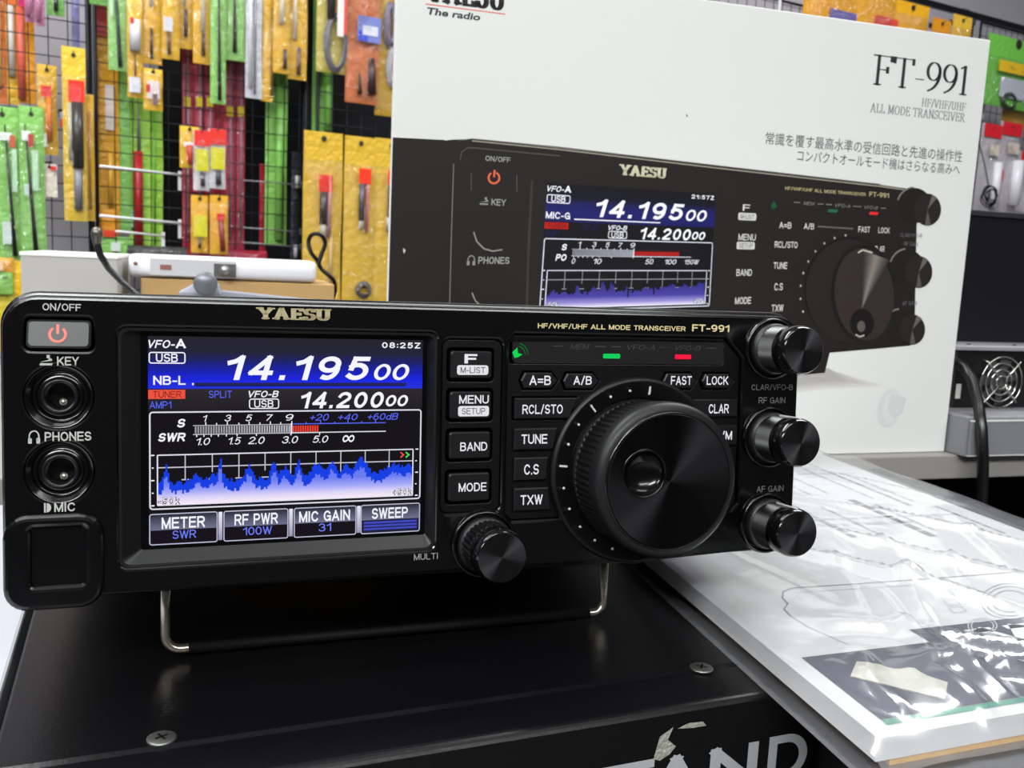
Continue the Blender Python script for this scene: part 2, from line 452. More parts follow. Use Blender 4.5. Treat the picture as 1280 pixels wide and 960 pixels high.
# ------------------------------------------------------------------ counter, riser shelf, things the radio stands among
CASEZ = -116.0; CNTZ = -196.0
ct = MB()
ct.box(-900, 1250, 60, 1050, CNTZ - 24, CNTZ, mat('counter_laminate', (34, 32, 31), rough=0.45, noise_col=((26, 25, 24), 9)))
t = thing('counter', 'dark laminate shop counter under the stacked equipment', 'counter', frame((0, 0, -1016), (1, 0, 0), (0, 1, 0), (0, 0, 1)))
ct.obj('worktop', t, (0, 0, -1016), bevel=2)
cb = MB(); cb.box(-860, 1210, 110, 1010, -1016, CNTZ - 24, mat('counter_base', (60, 58, 56), rough=0.6))
cb.obj('cabinet_base', t, (0, 0, -1016))

BO = Vector((285, 593, CASEZ)); ba = math.radians(17.5)
BX = Vector((math.cos(ba), math.sin(ba), 0)); BN = Vector((-math.sin(ba), math.cos(ba), 0))
BF = yawframe(BO, 17.5)


def bl(u, v, y):
    p = onplane(u, v, BO + BN * y, BN); q = p - BO; return q.dot(BX), q.z


rs = thing('riser_shelf', 'grey board shelf raised above the counter behind the radio', 'shelf', BF)
m_ = MB(); m_.box(-700, 470, 0, 420, -16, 0, mat('shelf_grey', (150, 146, 142), rough=0.5, noise_col=((138, 134, 130), 14))); m_.obj('shelf_board', rs, bevel=1)
for x_ in (-690, 440):
    m_ = MB(); m_.box(x_, x_ + 18, 20, 415, -80, -16, mat('shelf_side', (44, 42, 41), rough=0.6)); m_.obj('side_panel', rs)
m_ = MB(); m_.box(-672, 440, 400, 412, -80, -16, mat('shelf_side', (44, 42, 41))); m_.obj('back_panel', rs)

# black equipment case under the radio, with the raised front edge and white lettering
ca = math.atan2(245 - 170, 81 + 103); CX = Vector((math.cos(ca), math.sin(ca), 0)); CN = Vector((-math.sin(ca), math.cos(ca), 0))
CO = Vector((-103, 170, CASEZ)); CF = frame(CO, CX, CN, (0, 0, 1)); CW = 211.0; CD = 252


def cl(u, v):     # front face of the case -> local x, z
    p = onplane(u, v, CO, CN); q = p - CO; return q.dot(CX), q.z


def ctop(u, v):
    q = onz(u, v, CASEZ) - CO; return q.dot(CX), q.dot(CN)


cs = thing('equipment_case', 'black painted metal case carrying the radio, grey capital letters on its front', 'case', CF)
mblack = mat('case_paint', (9, 9, 11), rough=0.3, spec=0.32, bump=(900, 0.12, 0.0004))
b = MB()
prof = [(0.6, -80), (0.6, -2.6), (1.4, -1.2), (3, -.9), (17, -.55), (18.5, 0), (CD - 4, 0), (CD - 1, -1), (CD, -4), (CD, -80)]
b.loft([[(0.4, y, z) for y, z in prof], [(CW - .4, y, z) for y, z in prof]], mblack)
b.obj('case_body', cs, bevel=0.8)
for i, (u, v) in enumerate(((202, 923), (877, 835))):
    x, y = ctop(u, v); b = MB(); ms = mat('screw_steel', (120, 122, 116), rough=0.42, metal=0.9); zb = -.35 if y < 17 else 0
    b.lathe([(3.4, zb - .1), (3.4, zb + .15), (3.0, zb + .38), (.01, zb + .5)], x, y, ms, 28, axis='z', cap1=False)
    a = 0.5 + i * .35
    for k in (0, math.pi / 2):
        c_, s_ = math.cos(a + k), math.sin(a + k)
        b.poly([(x + c_ * p - s_ * q, y + s_ * p + c_ * q, zb + .55) for p, q in ((-1.6, -.3), (1.6, -.3), (1.6, .3), (-1.6, .3))], DEEP())
    b.obj('screw', cs)
b = MB()
for chs, (ua, va), (ub, vb) in (('S', (668, 968), (738, 968)), ('T', (751, 957), (820, 946)), ('A', (812, 946), (882, 946)), ('N', (888, 934), (953, 925)), ('D', (964, 921), (1013, 917))):
    xa, _ = cl(ua, va); xb, _ = cl(ub, vb); zt = cl(990, 918)[1]
    if chs == 'D': xb = xa + 13.6
    b.text(chs, xa, xb, zt - 13.5, zt, lambda x, z: (x, .5, z), mat('case_ink', (158, 160, 162), rough=0.5), bold=0.04, lift=-.03)
b.obj('lettering', cs)
b = MB()       # chipped bare metal on the front edge
mc = mat('bare_metal', (190, 188, 176), rough=0.4, metal=0.5, bump=(700, 0.8, 0.001))
for P in ([(818, 950), (826, 922), (843, 910), (836, 926), (846, 934), (838, 944), (826, 952)], [(848, 912), (862, 905), (880, 903), (884, 908), (868, 911)]):
    b.poly([(cl(u, v)[0], .45, cl(u, v)[1]) for u, v in P], mc)
b.obj('paint_chip', cs)

# white carton left of the case
wc = MB(); M = frame(Vector((-104.5, 172, 0)) - CX * 2, CX, CN, (0, 0, 1))
wc.box(-230, 0, -60, 250, CNTZ, -119, mat('white_card', (184, 186, 192), rough=0.55))
o = wc.obj('white_carton', off=(0, 0, CNTZ), bevel=1); o.matrix_world = frame(Vector((-104.5, 172, CNTZ)) - CX * 2, CX, CN, (0, 0, 1))
tag(o, 'plain white carton top at the lower left, beside the black case', 'box')

# black carton right of the case, under the bagged manual
ka = math.radians(15); KX = Vector((math.cos(ka), math.sin(ka), 0)); KN = Vector((-math.sin(ka), math.cos(ka), 0))
KO = Vector((99.5, 232, CNTZ))
kb = MB(); kb.box(0, 200, 0, 270, 0, 79.7, mat('black_card', (12, 11, 12), rough=0.55, spec=0.3))
o = kb.obj('black_carton', bevel=.8); o.matrix_world = frame(KO, KX, KN, (0, 0, 1))
tag(o, 'black carton under the bagged manual, right of the lettered case', 'box')

# ------------------------------------------------------------------ the bagged manual
MNZ0, MNZ1 = -113.4, -107.5
Q = [Vector((89, 203, 0)), Vector((255, 266, 0)), Vector((181, 544, 0)), Vector((10, 506, 0))]     # near-left, near-right, far-right, far-left


def mq(a, c, z):
    p = Q[0] * (1 - a) * (1 - c) + Q[1] * a * (1 - c) + Q[2] * a * c + Q[3] * (1 - a) * c
    return (p.x, p.y, z)


def mi(u, v, z=MNZ1 + 2):
    t = onz(u, v, z); a, c = .5, .3
    for _ in range(20):
        p = Vector(mq(a, c, 0)[:2]); da = Vector(mq(a + .01, c, 0)[:2]) - p; dc = Vector(mq(a, c + .01, 0)[:2]) - p; r = Vector((t.x, t.y)) - p
        D = da.x * dc.y - da.y * dc.x; a += .01 * (r.x * dc.y - r.y * dc.x) / D; c += .01 * (da.x * r.y - da.y * r.x) / D
    return a, c


mo = (89, 203, MNZ0)
bk = MB(); ins = 0.03
bk.loft([[mq(ins, .004, z), mq(.996, .004, z), mq(.996, .99, z), mq(ins, .99, z)] for z in (CASEZ + .15, MNZ0 - .1)], mat('booklet_yellow', (214, 160, 52), rough=0.5))
o = bk.obj('booklet', off=(89, 203, CASEZ)); o.matrix_world = frame((89, 203, CASEZ), (1, 0, 0), (0, 1, 0), (0, 0, 1))
tag(o, 'thin yellow edged booklet under the white manual', 'booklet')
mn = thing('instruction_manual', 'thick white instruction manual in a clear bag, line drawing on its cover', 'manual', frame(mo, (1, 0, 0), (0, 1, 0), (0, 0, 1)))
b = MB(); paper = mat('manual_paper', (208, 208, 208), rough=0.6)
b.loft([[mq(0, 0, z), mq(1, 0, z), mq(1, 1, z), mq(0, 1, z)] for z in (MNZ0, MNZ1)], paper); b.obj('pages', mn, mo)
b = MB(); zc = MNZ1 + .12
pz = lambda u, v, d=0.0: tuple(onz(u, v, MNZ1)[k] if k < 2 else zc + d for k in range(3))
dk = (52, 54, 72)
b.poly([mq(.035, .022, zc), mq(.985, .022, zc), mq(.985, .165, zc), mq(.29, .165, zc), mq(.29, .135, zc), mq(.035, .135, zc)], INK(), dk)
b.poly([mq(.035, .014, zc), mq(.985, .014, zc), mq(.985, .0215, zc), mq(.035, .0215, zc)], INK(), (70, 140, 118))


def mfn(d=.1): return lambda x, y: mq(x, y, zc + d)


serif(b, 'YAESU', .4, .96, .075, .148, mfn(), INK(), (226, 232, 236), wx=.24, wy=.12, sw=.26)
b.text('FT-991', .62, .9, .04, .062, mfn(), INK(), (206, 120, 160), bold=.03, lift=0)


def stroke(b, pts, w, c, d=.1):
    for p, q in zip(pts, pts[1:]):
        A, B = Vector((p[0], p[1] * 1.75)), Vector((q[0], q[1] * 1.75)); n = B - A
        if n.length < 1e-6: continue
        n = Vector((-n.y, n.x)).normalized() * w
        b.poly([mq((A + n).x, (A + n).y / 1.75, zc + d), mq((A - n).x, (A - n).y / 1.75, zc + d), mq((B - n).x, (B - n).y / 1.75, zc + d), mq((B + n).x, (B + n).y / 1.75, zc + d)], INK(), c)


gl = (190, 190, 196)
def mpx(pts): return [mi(u, v, MNZ1) for u, v in pts]


ln_ = (132, 132, 138)
stroke(b, mpx([(988, 770), (980, 762), (985, 755), (978, 748), (979, 740), (990, 735.5), (1060, 731), (1160, 724), (1300, 713)]), .0013, ln_)
stroke(b, mpx([(1004, 752), (996, 746), (1000, 741), (1060, 737), (1150, 731)]), .001, gl)
stroke(b, mpx([(988, 770), (1010, 784), (1060, 806)]), .001, gl)
for k in range(3):
    u_, v_ = 1172 + k * 7, 742 + k * 9; stroke(b, mpx([(u_, v_), (u_ + 16, v_ - 1.5), (u_ + 22, v_ + 5), (u_ + 6, v_ + 6.5), (u_, v_)]), .001, gl)
stroke(b, mpx([(1186, 738), (1218, 735), (1232, 752), (1206, 755), (1186, 738)]), .001, gl)
for r_ in (36, 30, 22):
    stroke(b, mpx([(1262 + r_ * math.cos(a / 10 * math.pi), 752 - r_ * .62 * math.sin(a / 10 * math.pi)) for a in range(2, 17)]), .0012, (160, 160, 166))
for r_ in (18, 14):
    stroke(b, mpx([(1228 + r_ * math.cos(a / 12 * math.pi), 783 + r_ * .55 * math.sin(a / 12 * math.pi)) for a in range(25)]), .0011, gl)
rm = random.Random(3)
for k, yy in enumerate((.5, .53, .8, .83)):
    xx = .3 + .1 * rm.random()
    while xx < (.9 if k % 3 else .75):
        w_ = .02 + .05 * rm.random()
        h_ = .006 if k not in (0, 3) else .011
        b.poly([mq(xx, yy, zc), mq(xx + w_, yy, zc), mq(xx + w_, yy + h_, zc), mq(xx, yy + h_, zc)], INK(), (182, 182, 186))
        xx += w_ + .012
for aa, c0, c1, w_, g_ in ((.52, .46, .62, .016, 150), (.6, .47, .60, .008, 170), (.72, .44, .63, .022, 120), (.765, .46, .60, .01, 165), (.64, .66, .78, .009, 170), (.7, .68, .86, .01, 160), (.8, .64, .84, .01, 168), (.86, .6, .88, .012, 150), (.9, .62, .8, .009, 170), (.56, .7, .84, .009, 175), (.93, .45, .58, .01, 160)):
    cc = c1
    while cc > c0:
        l_ = .008 + .02 * rm.random(); b.poly([mq(aa, cc, zc), mq(aa, cc - l_, zc), mq(aa + w_, cc - l_, zc), mq(aa + w_, cc, zc)][::-1], INK(), (g_, g_, g_ + 4)); cc -= l_ + .005
b.obj('cover_print', mn, mo)

# desiccant sachet on the manual and the clear bag over everything
sx = onz(1125, 838, MNZ1 + 3)
b = MB(); n1, n2 = 15, 9; P = []; F = []
for j in range(n2):
    for i in range(n1):
        a = i / (n1 - 1) * 2 - 1; c = j / (n2 - 1) * 2 - 1
        h = (1 - a ** 4) * (1 - c ** 4) * 2.6 * (0.75 + .7 * noise.noise(Vector((a * 2.1, c * 1.8, 4)))) + .35
        P.append((a * 11.5, c * 5.6 + .5 * noise.noise(Vector((a * 3, c, 2))), h))
for j in range(n2 - 1):
    for i in range(n1 - 1):
        k = j * n1 + i; F.append((k, k + 1, k + n1 + 1, k + n1))
b.add(P, F, mat('sachet_paper', (190, 188, 176), rough=0.6, bump=(500, .5, .001)), smooth=True)
b.add([(p[0], p[1], .05) for p in P], [f[::-1] for f in F], mat('sachet_paper'))
o = b.obj('desiccant_sachet'); o.matrix_world = yawframe((sx.x, sx.y, MNZ1 + .2), -28)
tag(o, 'small crumpled beige sachet lying on the manual cover under clear film', 'sachet')

film = filmmat('bag_film', base=0.10, edge=0.5, rough=0.17, bump=(45, .35, .003), haze=0.09)


def ridge(a, c, A, B, w):
    p = Vector((a - A[0], (c - A[1]) * 1.75)); d = Vector((B[0] - A[0], (B[1] - A[1]) * 1.75)); t = max(0, min(1, p.dot(d) / d.dot(d)))
    q = (p - d * t).length; return max(0, 1 - q / w) ** 1.3 * (math.sin(math.pi * min(1, max(.02, t))) ** .5)


FOLDS = [((1096, 672), (1162, 752), .03, 3.6), ((1120, 710), (1168, 790), .022, 3.0), ((1088, 730), (1170, 842), .028, 3.4), ((1150, 800), (1275, 885), .035, 4.2), ((1180, 690), (1204, 728), .02, 2.0),
         ((1030, 830), (1140, 895), .025, 2.6), ((1068, 822), (1090, 862), .028, 3.0), ((1160, 845), (1240, 900), .03, 3.2), ((1040, 690), (1078, 770), .03, 1.8), ((905, 760), (990, 850), .03, 2.0),
         ((1000, 640), (1060, 690), .04, 1.8), ((1190, 640), (1275, 720), .03, 2.2)]
RID = [(mi(*A), mi(*B), w, h) for A, B, w, h in FOLDS] + [((.12, .2), (.62, .02), .05, 4), ((.3, .42), (.55, .16), .045, 5), ((.45, .5), (.8, .1), .04, 4.5), ((.1, .5), (.2, .2), .06, 2.5), ((.5, .16), (.95, .03), .05, 5),
       ((.6, .62), (.95, .35), .03, 3), ((.2, .75), (.6, .55), .05, 2), ((.15, .08), (.45, .05), .035, 3.5), ((.25, .14), (.36, .02), .03, 3), ((.7, .9), (1.05, .5), .04, 2.5)]


def bagz(a, c):
    zt = MNZ1 + .9 + 1.6 * (noise.noise(Vector((a * 5, c * 7, 1.3))) + .5) * .8
    for A, B, w, h in RID: zt += h * ridge(a, c, A, B, w)
    # the sachet lifts the film
    m = mq(a, c, 0); d = math.hypot(m[0] - sx.x, m[1] - sx.y); zt += 3.4 * max(0, 1 - (d / 26) ** 2)
    e = max(-a, a - 1, (-c) * 1.7, (c - 1) * 1.7, 0)
    if e > 0:
        k = min(1, e / .055); zt = zt * (1 - k) + k * (MNZ1 - 3.2 + 1.2 * noise.noise(Vector((a * 9, c * 9, 5))))
    return zt


def bagsheet(mb, a0, a1, c0, c1, n, m, f):
    P = []; F = []
    for j in range(m + 1):
        for i in range(n + 1):
            a = a0 + (a1 - a0) * i / n; c = c0 + (c1 - c0) * j / m; P.append(mq(a, c, f(a, c)))
    for j in range(m):
        for i in range(n):
            k = j * (n + 1) + i; F.append((k, k + 1, k + n + 2, k + n + 1))
    mb.add(P, F, film, smooth=True)


b = MB(); bagsheet(b, -.028, 1.15, -.03, 1.0, 96, 120, bagz)
bagsheet(b, -.028, 1.15, -.03, 1.0, 20, 20, lambda a, c: CASEZ + .08)
bo = (89, 203, CASEZ)
o = b.obj('plastic_bag', off=bo); o.matrix_world = frame(bo, (1, 0, 0), (0, 1, 0), (0, 0, 1))
tag(o, 'clear crinkled plastic bag wrapped around the white manual', 'bag')

# ------------------------------------------------------------------ the radio
RC = Vector((-57.2, 238.7, -50.4))
PX = Vector((0.9439, 0.3301, -0.0010)).normalized(); PU = Vector((-0.0264, 0.0785, 0.9966)); PU = (PU - PX * PU.dot(PX)).normalized(); PN = PU.cross(PX) * -1
PN = PX.cross(PU) * -1
BASE = (45, 22, -62.6)
ro = RC + PX * BASE[0] + PN * BASE[1] + PU * BASE[2]
radio = thing('radio_transceiver', 'black desktop radio transceiver with a lit blue screen and big tuning dial', 'radio', frame(ro, PX, PN, PU))
CL = (-24.8, 30.0, -247.6)           # where the eye stands in the radio's frame; used to set recessed parts behind the panel plane


def dp(x, z, y):
    k = y / -CL[2]; return x + (x - CL[0]) * k, z + (z - CL[1]) * k


def put(b, name, parent=None, bevel=None, seg=2):
    return b.obj(name, parent or radio, BASE, bevel, seg)


LEG = (172, 173, 168); GOLD = (206, 190, 140); WHT = (236, 236, 240)
DX, DZ = 101.3, -11.8                # tuning dial axis
bez_o = rrect(-41.9, 39.2, -32, 28.2, 2.2); col_o = rrect(40.8, 58.2, -22, 26.6, 2.2)
rec = [(59.8, 26.4), (61.8, 28.3), (130, 28.3), (136.2, 22), (136.2, -23), (134, -25)] + [(DX + 27.2 * math.cos(a), DZ + 27.2 * math.sin(a)) for a in [math.radians(-29 - k * 12.2) for k in range(11)]] + [(61.8, -25), (59.8, -23)]
b = MB(); holes = [rrect(-62.5, -47.4, 22.5, 30.3, 1.6), circ(-55.1, 11.2, 7.5), circ(-55.1, -7.2, 7.5), bez_o, col_o, rec]
plate(b, rrect(-67.4, 157.0, -38.6, 35.5, 8, 8), holes, 0, 3.2, BLK(), .9)
plate(b, rrect(-68.3, 157.8, -39.4, 36.7, 8.6, 8), holes, 3.4, 9.5, BLK(), 1.0)
b.box(-66, 156, 9, 10.5, -37, 35, DEEP())
put(b, 'front_panel')
b = MB(); L = rrect(-66.4, 155.8, -36.2, 34.6, 5)
b.loft([lay(inset(L, .6), 9.6), lay(L, 11), lay(L, 216), lay(inset(L, 2), 219)], mat('case_cover', (17, 17, 18), rough=0.5, bump=(1500, .25, .0004)))
put(b, 'case_cover')
for x in (-45, 120):
    b = MB(); b.lathe([(7, -36.2), (7, -41), (6, -45.0)], x, 195, BLKM(), 24, axis='z'); put(b, 'rubber_foot')

# screen surround and screen
b = MB(); sc_i = rrect(-36.9, 37.0, -28.2, 27.6, .6)
b.loft([lay(bez_o, .5), lay(inset(bez_o, .7), .6), lay(sc_i, 2.9)], mat('bezel_plastic', (8, 8, 9), rough=0.36, spec=0.5), cap0=False, cap1=False)
b.poly(lay(sc_i, 2.9), mat('screen_glass', (4, 4, 5), rough=0.12, spec=0.4))
put(b, 'screen_bezel')


def P_screen(mb, fn, m, live=True):
    """the display picture, drawn in 320 x 240 screen dots through fn(px, py, layer)"""
    W = (246, 246, 255); BLU = (92, 104, 245); GR = (38, 36, 44)

    def R(x0, y0, x1, y1, l, c):
        mb.poly([fn(x0, y1, l), fn(x1, y1, l), fn(x1, y0, l), fn(x0, y0, l)], m, c)

    def G(x0, y0, x1, y1, l, ct_, cb_):
        mb.poly([fn(x0, y1, l), fn(x1, y1, l), fn(x1, y0, l), fn(x0, y0, l)], m, [cb_, cb_, ct_, ct_])

    def T(t, x0, y0, x1, y1, c=W, bold=0.03, sh=0.0, l=4, sp=1.0):
        mb.text(t, x0, x1, -y1, -y0, lambda x, z: fn(x, -z, l), m, c, bold, sh, sp)

    def FRM(x0, y0, x1, y1, r, w, l, c):
        o_ = rrect(x0, x1, y0, y1, r, 4); i_ = rrect(x0 + w, x1 - w, y0 + w, y1 - w, max(.3, r - w), 4); n = len(o_)
        for k in range(n):
            j = (k + 1) % n; mb.poly([fn(*o_[j], l), fn(*o_[k], l), fn(*i_[k], l), fn(*i_[j], l)], m, c)

    R(0, 0, 320, 240, 0, (22, 20, 26) if live else (14, 12, 16))
    if live:
        stops = [(0, (40, 38, 46)), (18, (38, 38, 58)), (28, (32, 36, 104)), (40, (28, 36, 176)), (50, (30, 40, 225)), (60.3, (40, 52, 215))]
    else:
        stops = [(0, (14, 12, 18)), (22, (16, 16, 34)), (30, (22, 26, 84)), (46, (26, 28, 104)), (60.3, (22, 24, 84))]
    for (a, ca_), (c, cc_) in zip(stops, stops[1:]): G(0, a, 320, c, 1, ca_, cc_)
    if live:
        G(0, 60.3, 320, 86, 1, (46, 42, 48), (34, 32, 38)); G(0, 86, 320, 204, 1, (24, 22, 26), (24, 22, 26))
    T('VFO-', .6, 4.2, 29, 13.8, sh=.25); T('A', 29.5, 2.6, 41, 13.8, bold=.05)
    FRM(.8, 18, 40.4, 31.4, 3, 1.3, 4, W); T('USB', 8.5, 19.8, 32, 29.5, bold=.02)
    T('14.195', 86.5, 20.2, 255, 50, bold=.045, sh=.22, sp=2.2); T('00', 259, 30, 303, 50, bold=.03, sh=.22)
    T('08:25Z' if live else '21:57Z', 268.5, 3, 317, 10.6, bold=.04, sp=2.2)
    if live:
        T('NB-L', 5.2, 45, 40.5, 56, bold=.03); R(47.5, 53.6, 49.3, 56, 4, W); R(51, 53.2, 299, 56.4, 3, (36, 38, 92)); R(51, 56.4, 299, 57.4, 3, (24, 24, 60))
    else:
        T('MIC-G', 1, 45, 42, 56, bold=.03); R(49, 54.4, 208, 56.2, 4, W)
    R(.2, 61.4, 40, 71.8, 3, (240, 84, 62) if live else (176, 26, 24)); T('TUNER', 5, 62.8, 36, 70.6, (110, 34, 40) if live else (90, 12, 12), bold=.0)
    T('AMP1', 1.6, 74.4, 25, 83, BLU if live else (34, 32, 84), bold=.0); T('SPLIT', 66, 62.6, 91.6, 71, BLU if live else (34, 32, 84), bold=.0)
    T('VFO-B', 110.5, 62.6, 145, 70.8, sh=.25); FRM(111, 72, 145.6, 84.3, 3, 1.2, 4, W); T('USB', 117, 73.8, 139, 82.6, bold=.01)
    T('14.200', 171.4, 63.8, 271.5, 84.2, bold=.045, sh=.22, sp=1.9); T('00', 274, 68.5, 302, 82.6, bold=.04, sh=.22)
    FRM(1, 86.4, 319.6, 200, 4, 1.6, 3, (226, 226, 240))
    T('S', 31, 95, 40.5, 105, bold=.05, sh=.2); T('SWR' if live else 'PO', 10.5 if live else 22, 111, 40.5, 121.5, bold=.05, sh=.2)
    for t, a, c in (('1', 59.7, 64.4), ('3', 83.4, 90.9), ('5', 107, 115), ('7', 130.8, 138.6), ('9', 153.4, 162.5)): T(t, a, 90.9, c, 98.6, sh=.25, bold=.0)
    if live:
        for t, a, c in (('+20', 182, 204.5), ('+40', 215.6, 239.5), ('+60dB', 251.7, 290)): T(t, a, 91, c, 99.2, BLU, sh=.25, bold=.0)
        for t, a, c in (('1.0', 52.5, 67.4), ('1.5', 88.1, 102.2), ('2.0', 110.1, 129.1), ('3.0', 149, 168), ('5.0', 185.2, 203.9), ('\u221e', 221.3, 235.7)): T(t, a, 117.4, c, 126, sh=.25, bold=.0)
    else:
        for t, a, c in (('0', 50, 56), ('10', 88, 102), ('50', 183, 199), ('100', 222, 245), ('150W', 262, 292)): T(t, a, 117.4, c, 126, sh=.25, bold=.0)
    for k in range(38): R(50.5 + k * 2.87, 104, 52.3 + k * 2.87, 112.6, 4, (150 + k, 150 + k, 160 + k))
    R(159.3, 102, 161, 114.5, 5, W)
    if live:
        for k in range(11): R(161.5 + k * 2.85, 104.8, 163.5 + k * 2.85, 112.4, 4, (236, 66, 52))
    else:
        R(161.5, 105, 250, 112, 4, (168, 24, 26))
    R(48.5, 102.6, 160, 103.5, 4, (190, 190, 200)); R(160, 102.2, 274.3, 103.3, 4, BLU if live else (60, 30, 40)); R(48.5, 113, 160, 114, 4, (200, 200, 210)); R(160, 112.8, 274.5, 114, 4, (225, 225, 235))
    for k, x in enumerate((62, 74, 86, 99, 110.6, 123, 135, 147, 160)): R(x, 100.4 - (1.2 if k % 2 == 0 else 0), x + 1.1, 103, 4, W)
    for k, x in enumerate((177, 194, 211, 227, 244, 261)): R(x, 100.6 - (1.4 if k % 2 else 0), x + 1.1, 103, 4, BLU if live else (60, 30, 40))
    for x in (52, 60, 68, 76, 85, 97, 119, 159, 193): R(x, 114, x + 1.1, 116.4, 4, W)
    # spectrum
    FRM(9.2, 136, 310, 195.6, 1.5, 1.4, 6, (230, 230, 244))
    pk = [(18, 20, 3), (75, 9, 9), (78, 22, 2), (110, 15, 6), (139, 19, 4), (152, 12, 6), (168, 20, 4), (190, 14, 8), (208, 17, 6), (225, 13, 6), (243, 19, 9), (285, 11, 10), (304, 8, 6), (52, 8, 8)] if live else [(20, 8, 5), (40, 6, 6), (62, 12, 5), (90, 10, 6), (105, 18, 5), (122, 16, 6), (150, 7, 5), (190, 6, 12), (230, 9, 20), (262, 8, 9), (295, 12, 16)]
    rs_ = random.Random(5 if live else 9); N = 150 if live else 110; top = []; bot = []
    for k in range(N):
        x = 10.6 + (308.6 - 10.6) * k / (N - 1)
        h = 24 + sum(a * math.exp(-((x - c) / w) ** 2) for c, a, w in pk) + x * .018
        if not live: h += -3 + (-12 if rs_.random() < .05 else 0)
        top.append((x, h + rs_.random() * 6)); bot.append((x, h - 4 - rs_.random() * 6))
    base = 194.6
    steps = [(0, (252, 234, 246)), (7, (222, 214, 248)), (15, (164, 168, 248)), (25, (108, 126, 242)), (60, (84, 106, 236))] if live else [(0, (226, 214, 234)), (6, (150, 140, 205)), (16, (70, 62, 156)), (40, (40, 36, 112)), (60, (40, 36, 110))]
    for k in range(N - 1):
        x0, x1 = top[k][0], top[k + 1][0]; d_ = 3 if live else 4
        ht, hb = top[k][1] - d_, bot[k][1] - d_
        if live: mb.poly([fn(x0, base - hb + .5, 5), fn(x1, base - hb + .5, 5), fn(x1, base - ht - 1, 5), fn(x0, base - ht - 1, 5)], m, (24, 64, 226))
        else: hb = ht
        for (f0, c0), (f1, c1) in zip(steps, steps[1:]):
            if hb <= f0: break
            q = min(1, (hb - f0) / (f1 - f0)); ce_ = tuple(c0[r] + (c1[r] - c0[r]) * q for r in range(3)); h1 = min(hb, f1)
            mb.poly([fn(x0, base - f0, 5), fn(x1, base - f0, 5), fn(x1, base - h1, 5), fn(x0, base - h1, 5)], m, [c0, c0, ce_, ce_])
    for k in range(9): R(39.4 + 29.9 * k, 136, 40.5 + 29.9 * k, 166 - (0 if k % 2 == 0 else 8), 3, (200, 200, 214) if live else (150, 150, 160))
    R(9, 150.6, 310, 151.9, 3, (200, 200, 214) if live else (150, 150, 160))
    for x in range(9): R(36 + 29.9 * x, 165.2, 44 + 29.9 * x, 166.5, 3, (200, 200, 214) if live else (150, 150, 160))
    for k in range(5):
        w_ = 3.6 if k % 2 == 0 else 1.8
        R(3 + (3.6 - w_) / 2, 136 + 14.6 * k, 3 + w_ + (3.6 - w_) / 2, 137.4 + 14.6 * k, 4, W); R(312.5, 136 + 14.6 * k, 312.5 + w_, 137.4 + 14.6 * k, 4, W)
    for t, a, c in (('-50k', 11, 33.5), ('+50k', 285.3, 307.7)):
        T(t, a - .8, 185.4, c + .8, 195.6, (52, 44, 66), bold=.1, l=7); T(t, a, 186, c, 195, W, bold=.0, l=8)
    if live:
        T('>', 293, 139.5, 298.5, 147.5, (250, 80, 60), bold=.07, l=6); T('>', 299.5, 139.5, 305.5, 147.5, (70, 230, 90), bold=.07, l=6)
        for (a, c, t1, x0, x1, t2, u0, u1) in ((.8, 76, 'METER', 14, 62, 'SWR', 26, 52), (82.4, 157.2, 'RF PWR', 95, 145, '100W', 104.5, 138), (163.6, 239.2, 'MIC GAIN', 169.6, 231.6, '31', 193, 208.4), (244.4, 319.4, 'SWEEP', 258.3, 303.7, '', 0, 0)):
            FRM(a, 204.6, c, 241.2, 3, 1.2, 3, (190, 190, 214))
            G(a + 1.4, 205.8, c - 1.4, 224, 2, (40, 40, 52), (112, 114, 142)); R(a + 1.4, 224, c - 1.4, 240, 2, (26, 20, 28) if t2 else (34, 34, 60))
            T(t1, x0, 209, x1, 223, bold=.03, l=5)
            if t2: T(t2, u0, 225, u1, 235, (112, 128, 250), bold=.0, l=5)
            else:
                for k in range(3): R(a + 4, 226 + k * 4, c - 4, 228.6 + k * 4, 4, (66, 74, 190))
        for x in (76.6, 157.8, 239.6): G(x + .3, 205.5, x + 4.6, 239, 2, (235, 232, 246), (150, 150, 180))


b = MB()
SD = 2.7


def sfn(px, py, l):
    x, z = dp(-35 + 70 * px / 320, 26.25 - 52.5 * py / 240, SD); return (x, SD - .012 * l, z)


P_screen(b, sfn, EMIT()); put(b, 'display_screen')

# power key
b = MB(); pk_ = rrect(-62.0, -47.9, 23.0, 29.8, 1.0)
bmat = mat('key_grey', (24, 26, 27), rough=0.42, spec=0.5)
tilt = lambda L, y, d: [(p[0], y - d * (29.8 - p[1]) / 6.8, p[1]) for p in L]
b.loft([lay(pk_, 5), tilt(pk_, .9, 1.9), tilt(inset(pk_, .5), .5, 1.9)], bmat); pb = put(b, 'power_button')
b = MB(); pts = [(-55.2 + 1.75 * math.cos(math.radians(a)), 26.3 + 1.75 * math.sin(math.radians(a))) for a in range(125, 416, 15)]; q_ = []
yy = lambda z: .42 - 1.9 * (29.8 - z) / 6.8
for a, c in zip(pts, pts[1:]):
    A, B = Vector(a), Vector(c); n = Vector((-(B - A).y, (B - A).x)).normalized() * .3
    b.poly([(p.x, yy(p.y) - .1, p.y) for p in (A + n, A - n, B - n, B + n)], INK(), (236, 120, 104))
b.poly([(x, yy(z) - .1, z) for x, z in ((-55.5, 26.4), (-54.9, 26.4), (-54.9, 28.7), (-55.5, 28.7))], INK(), (236, 120, 104))
put(b, 'power_symbol', pb)

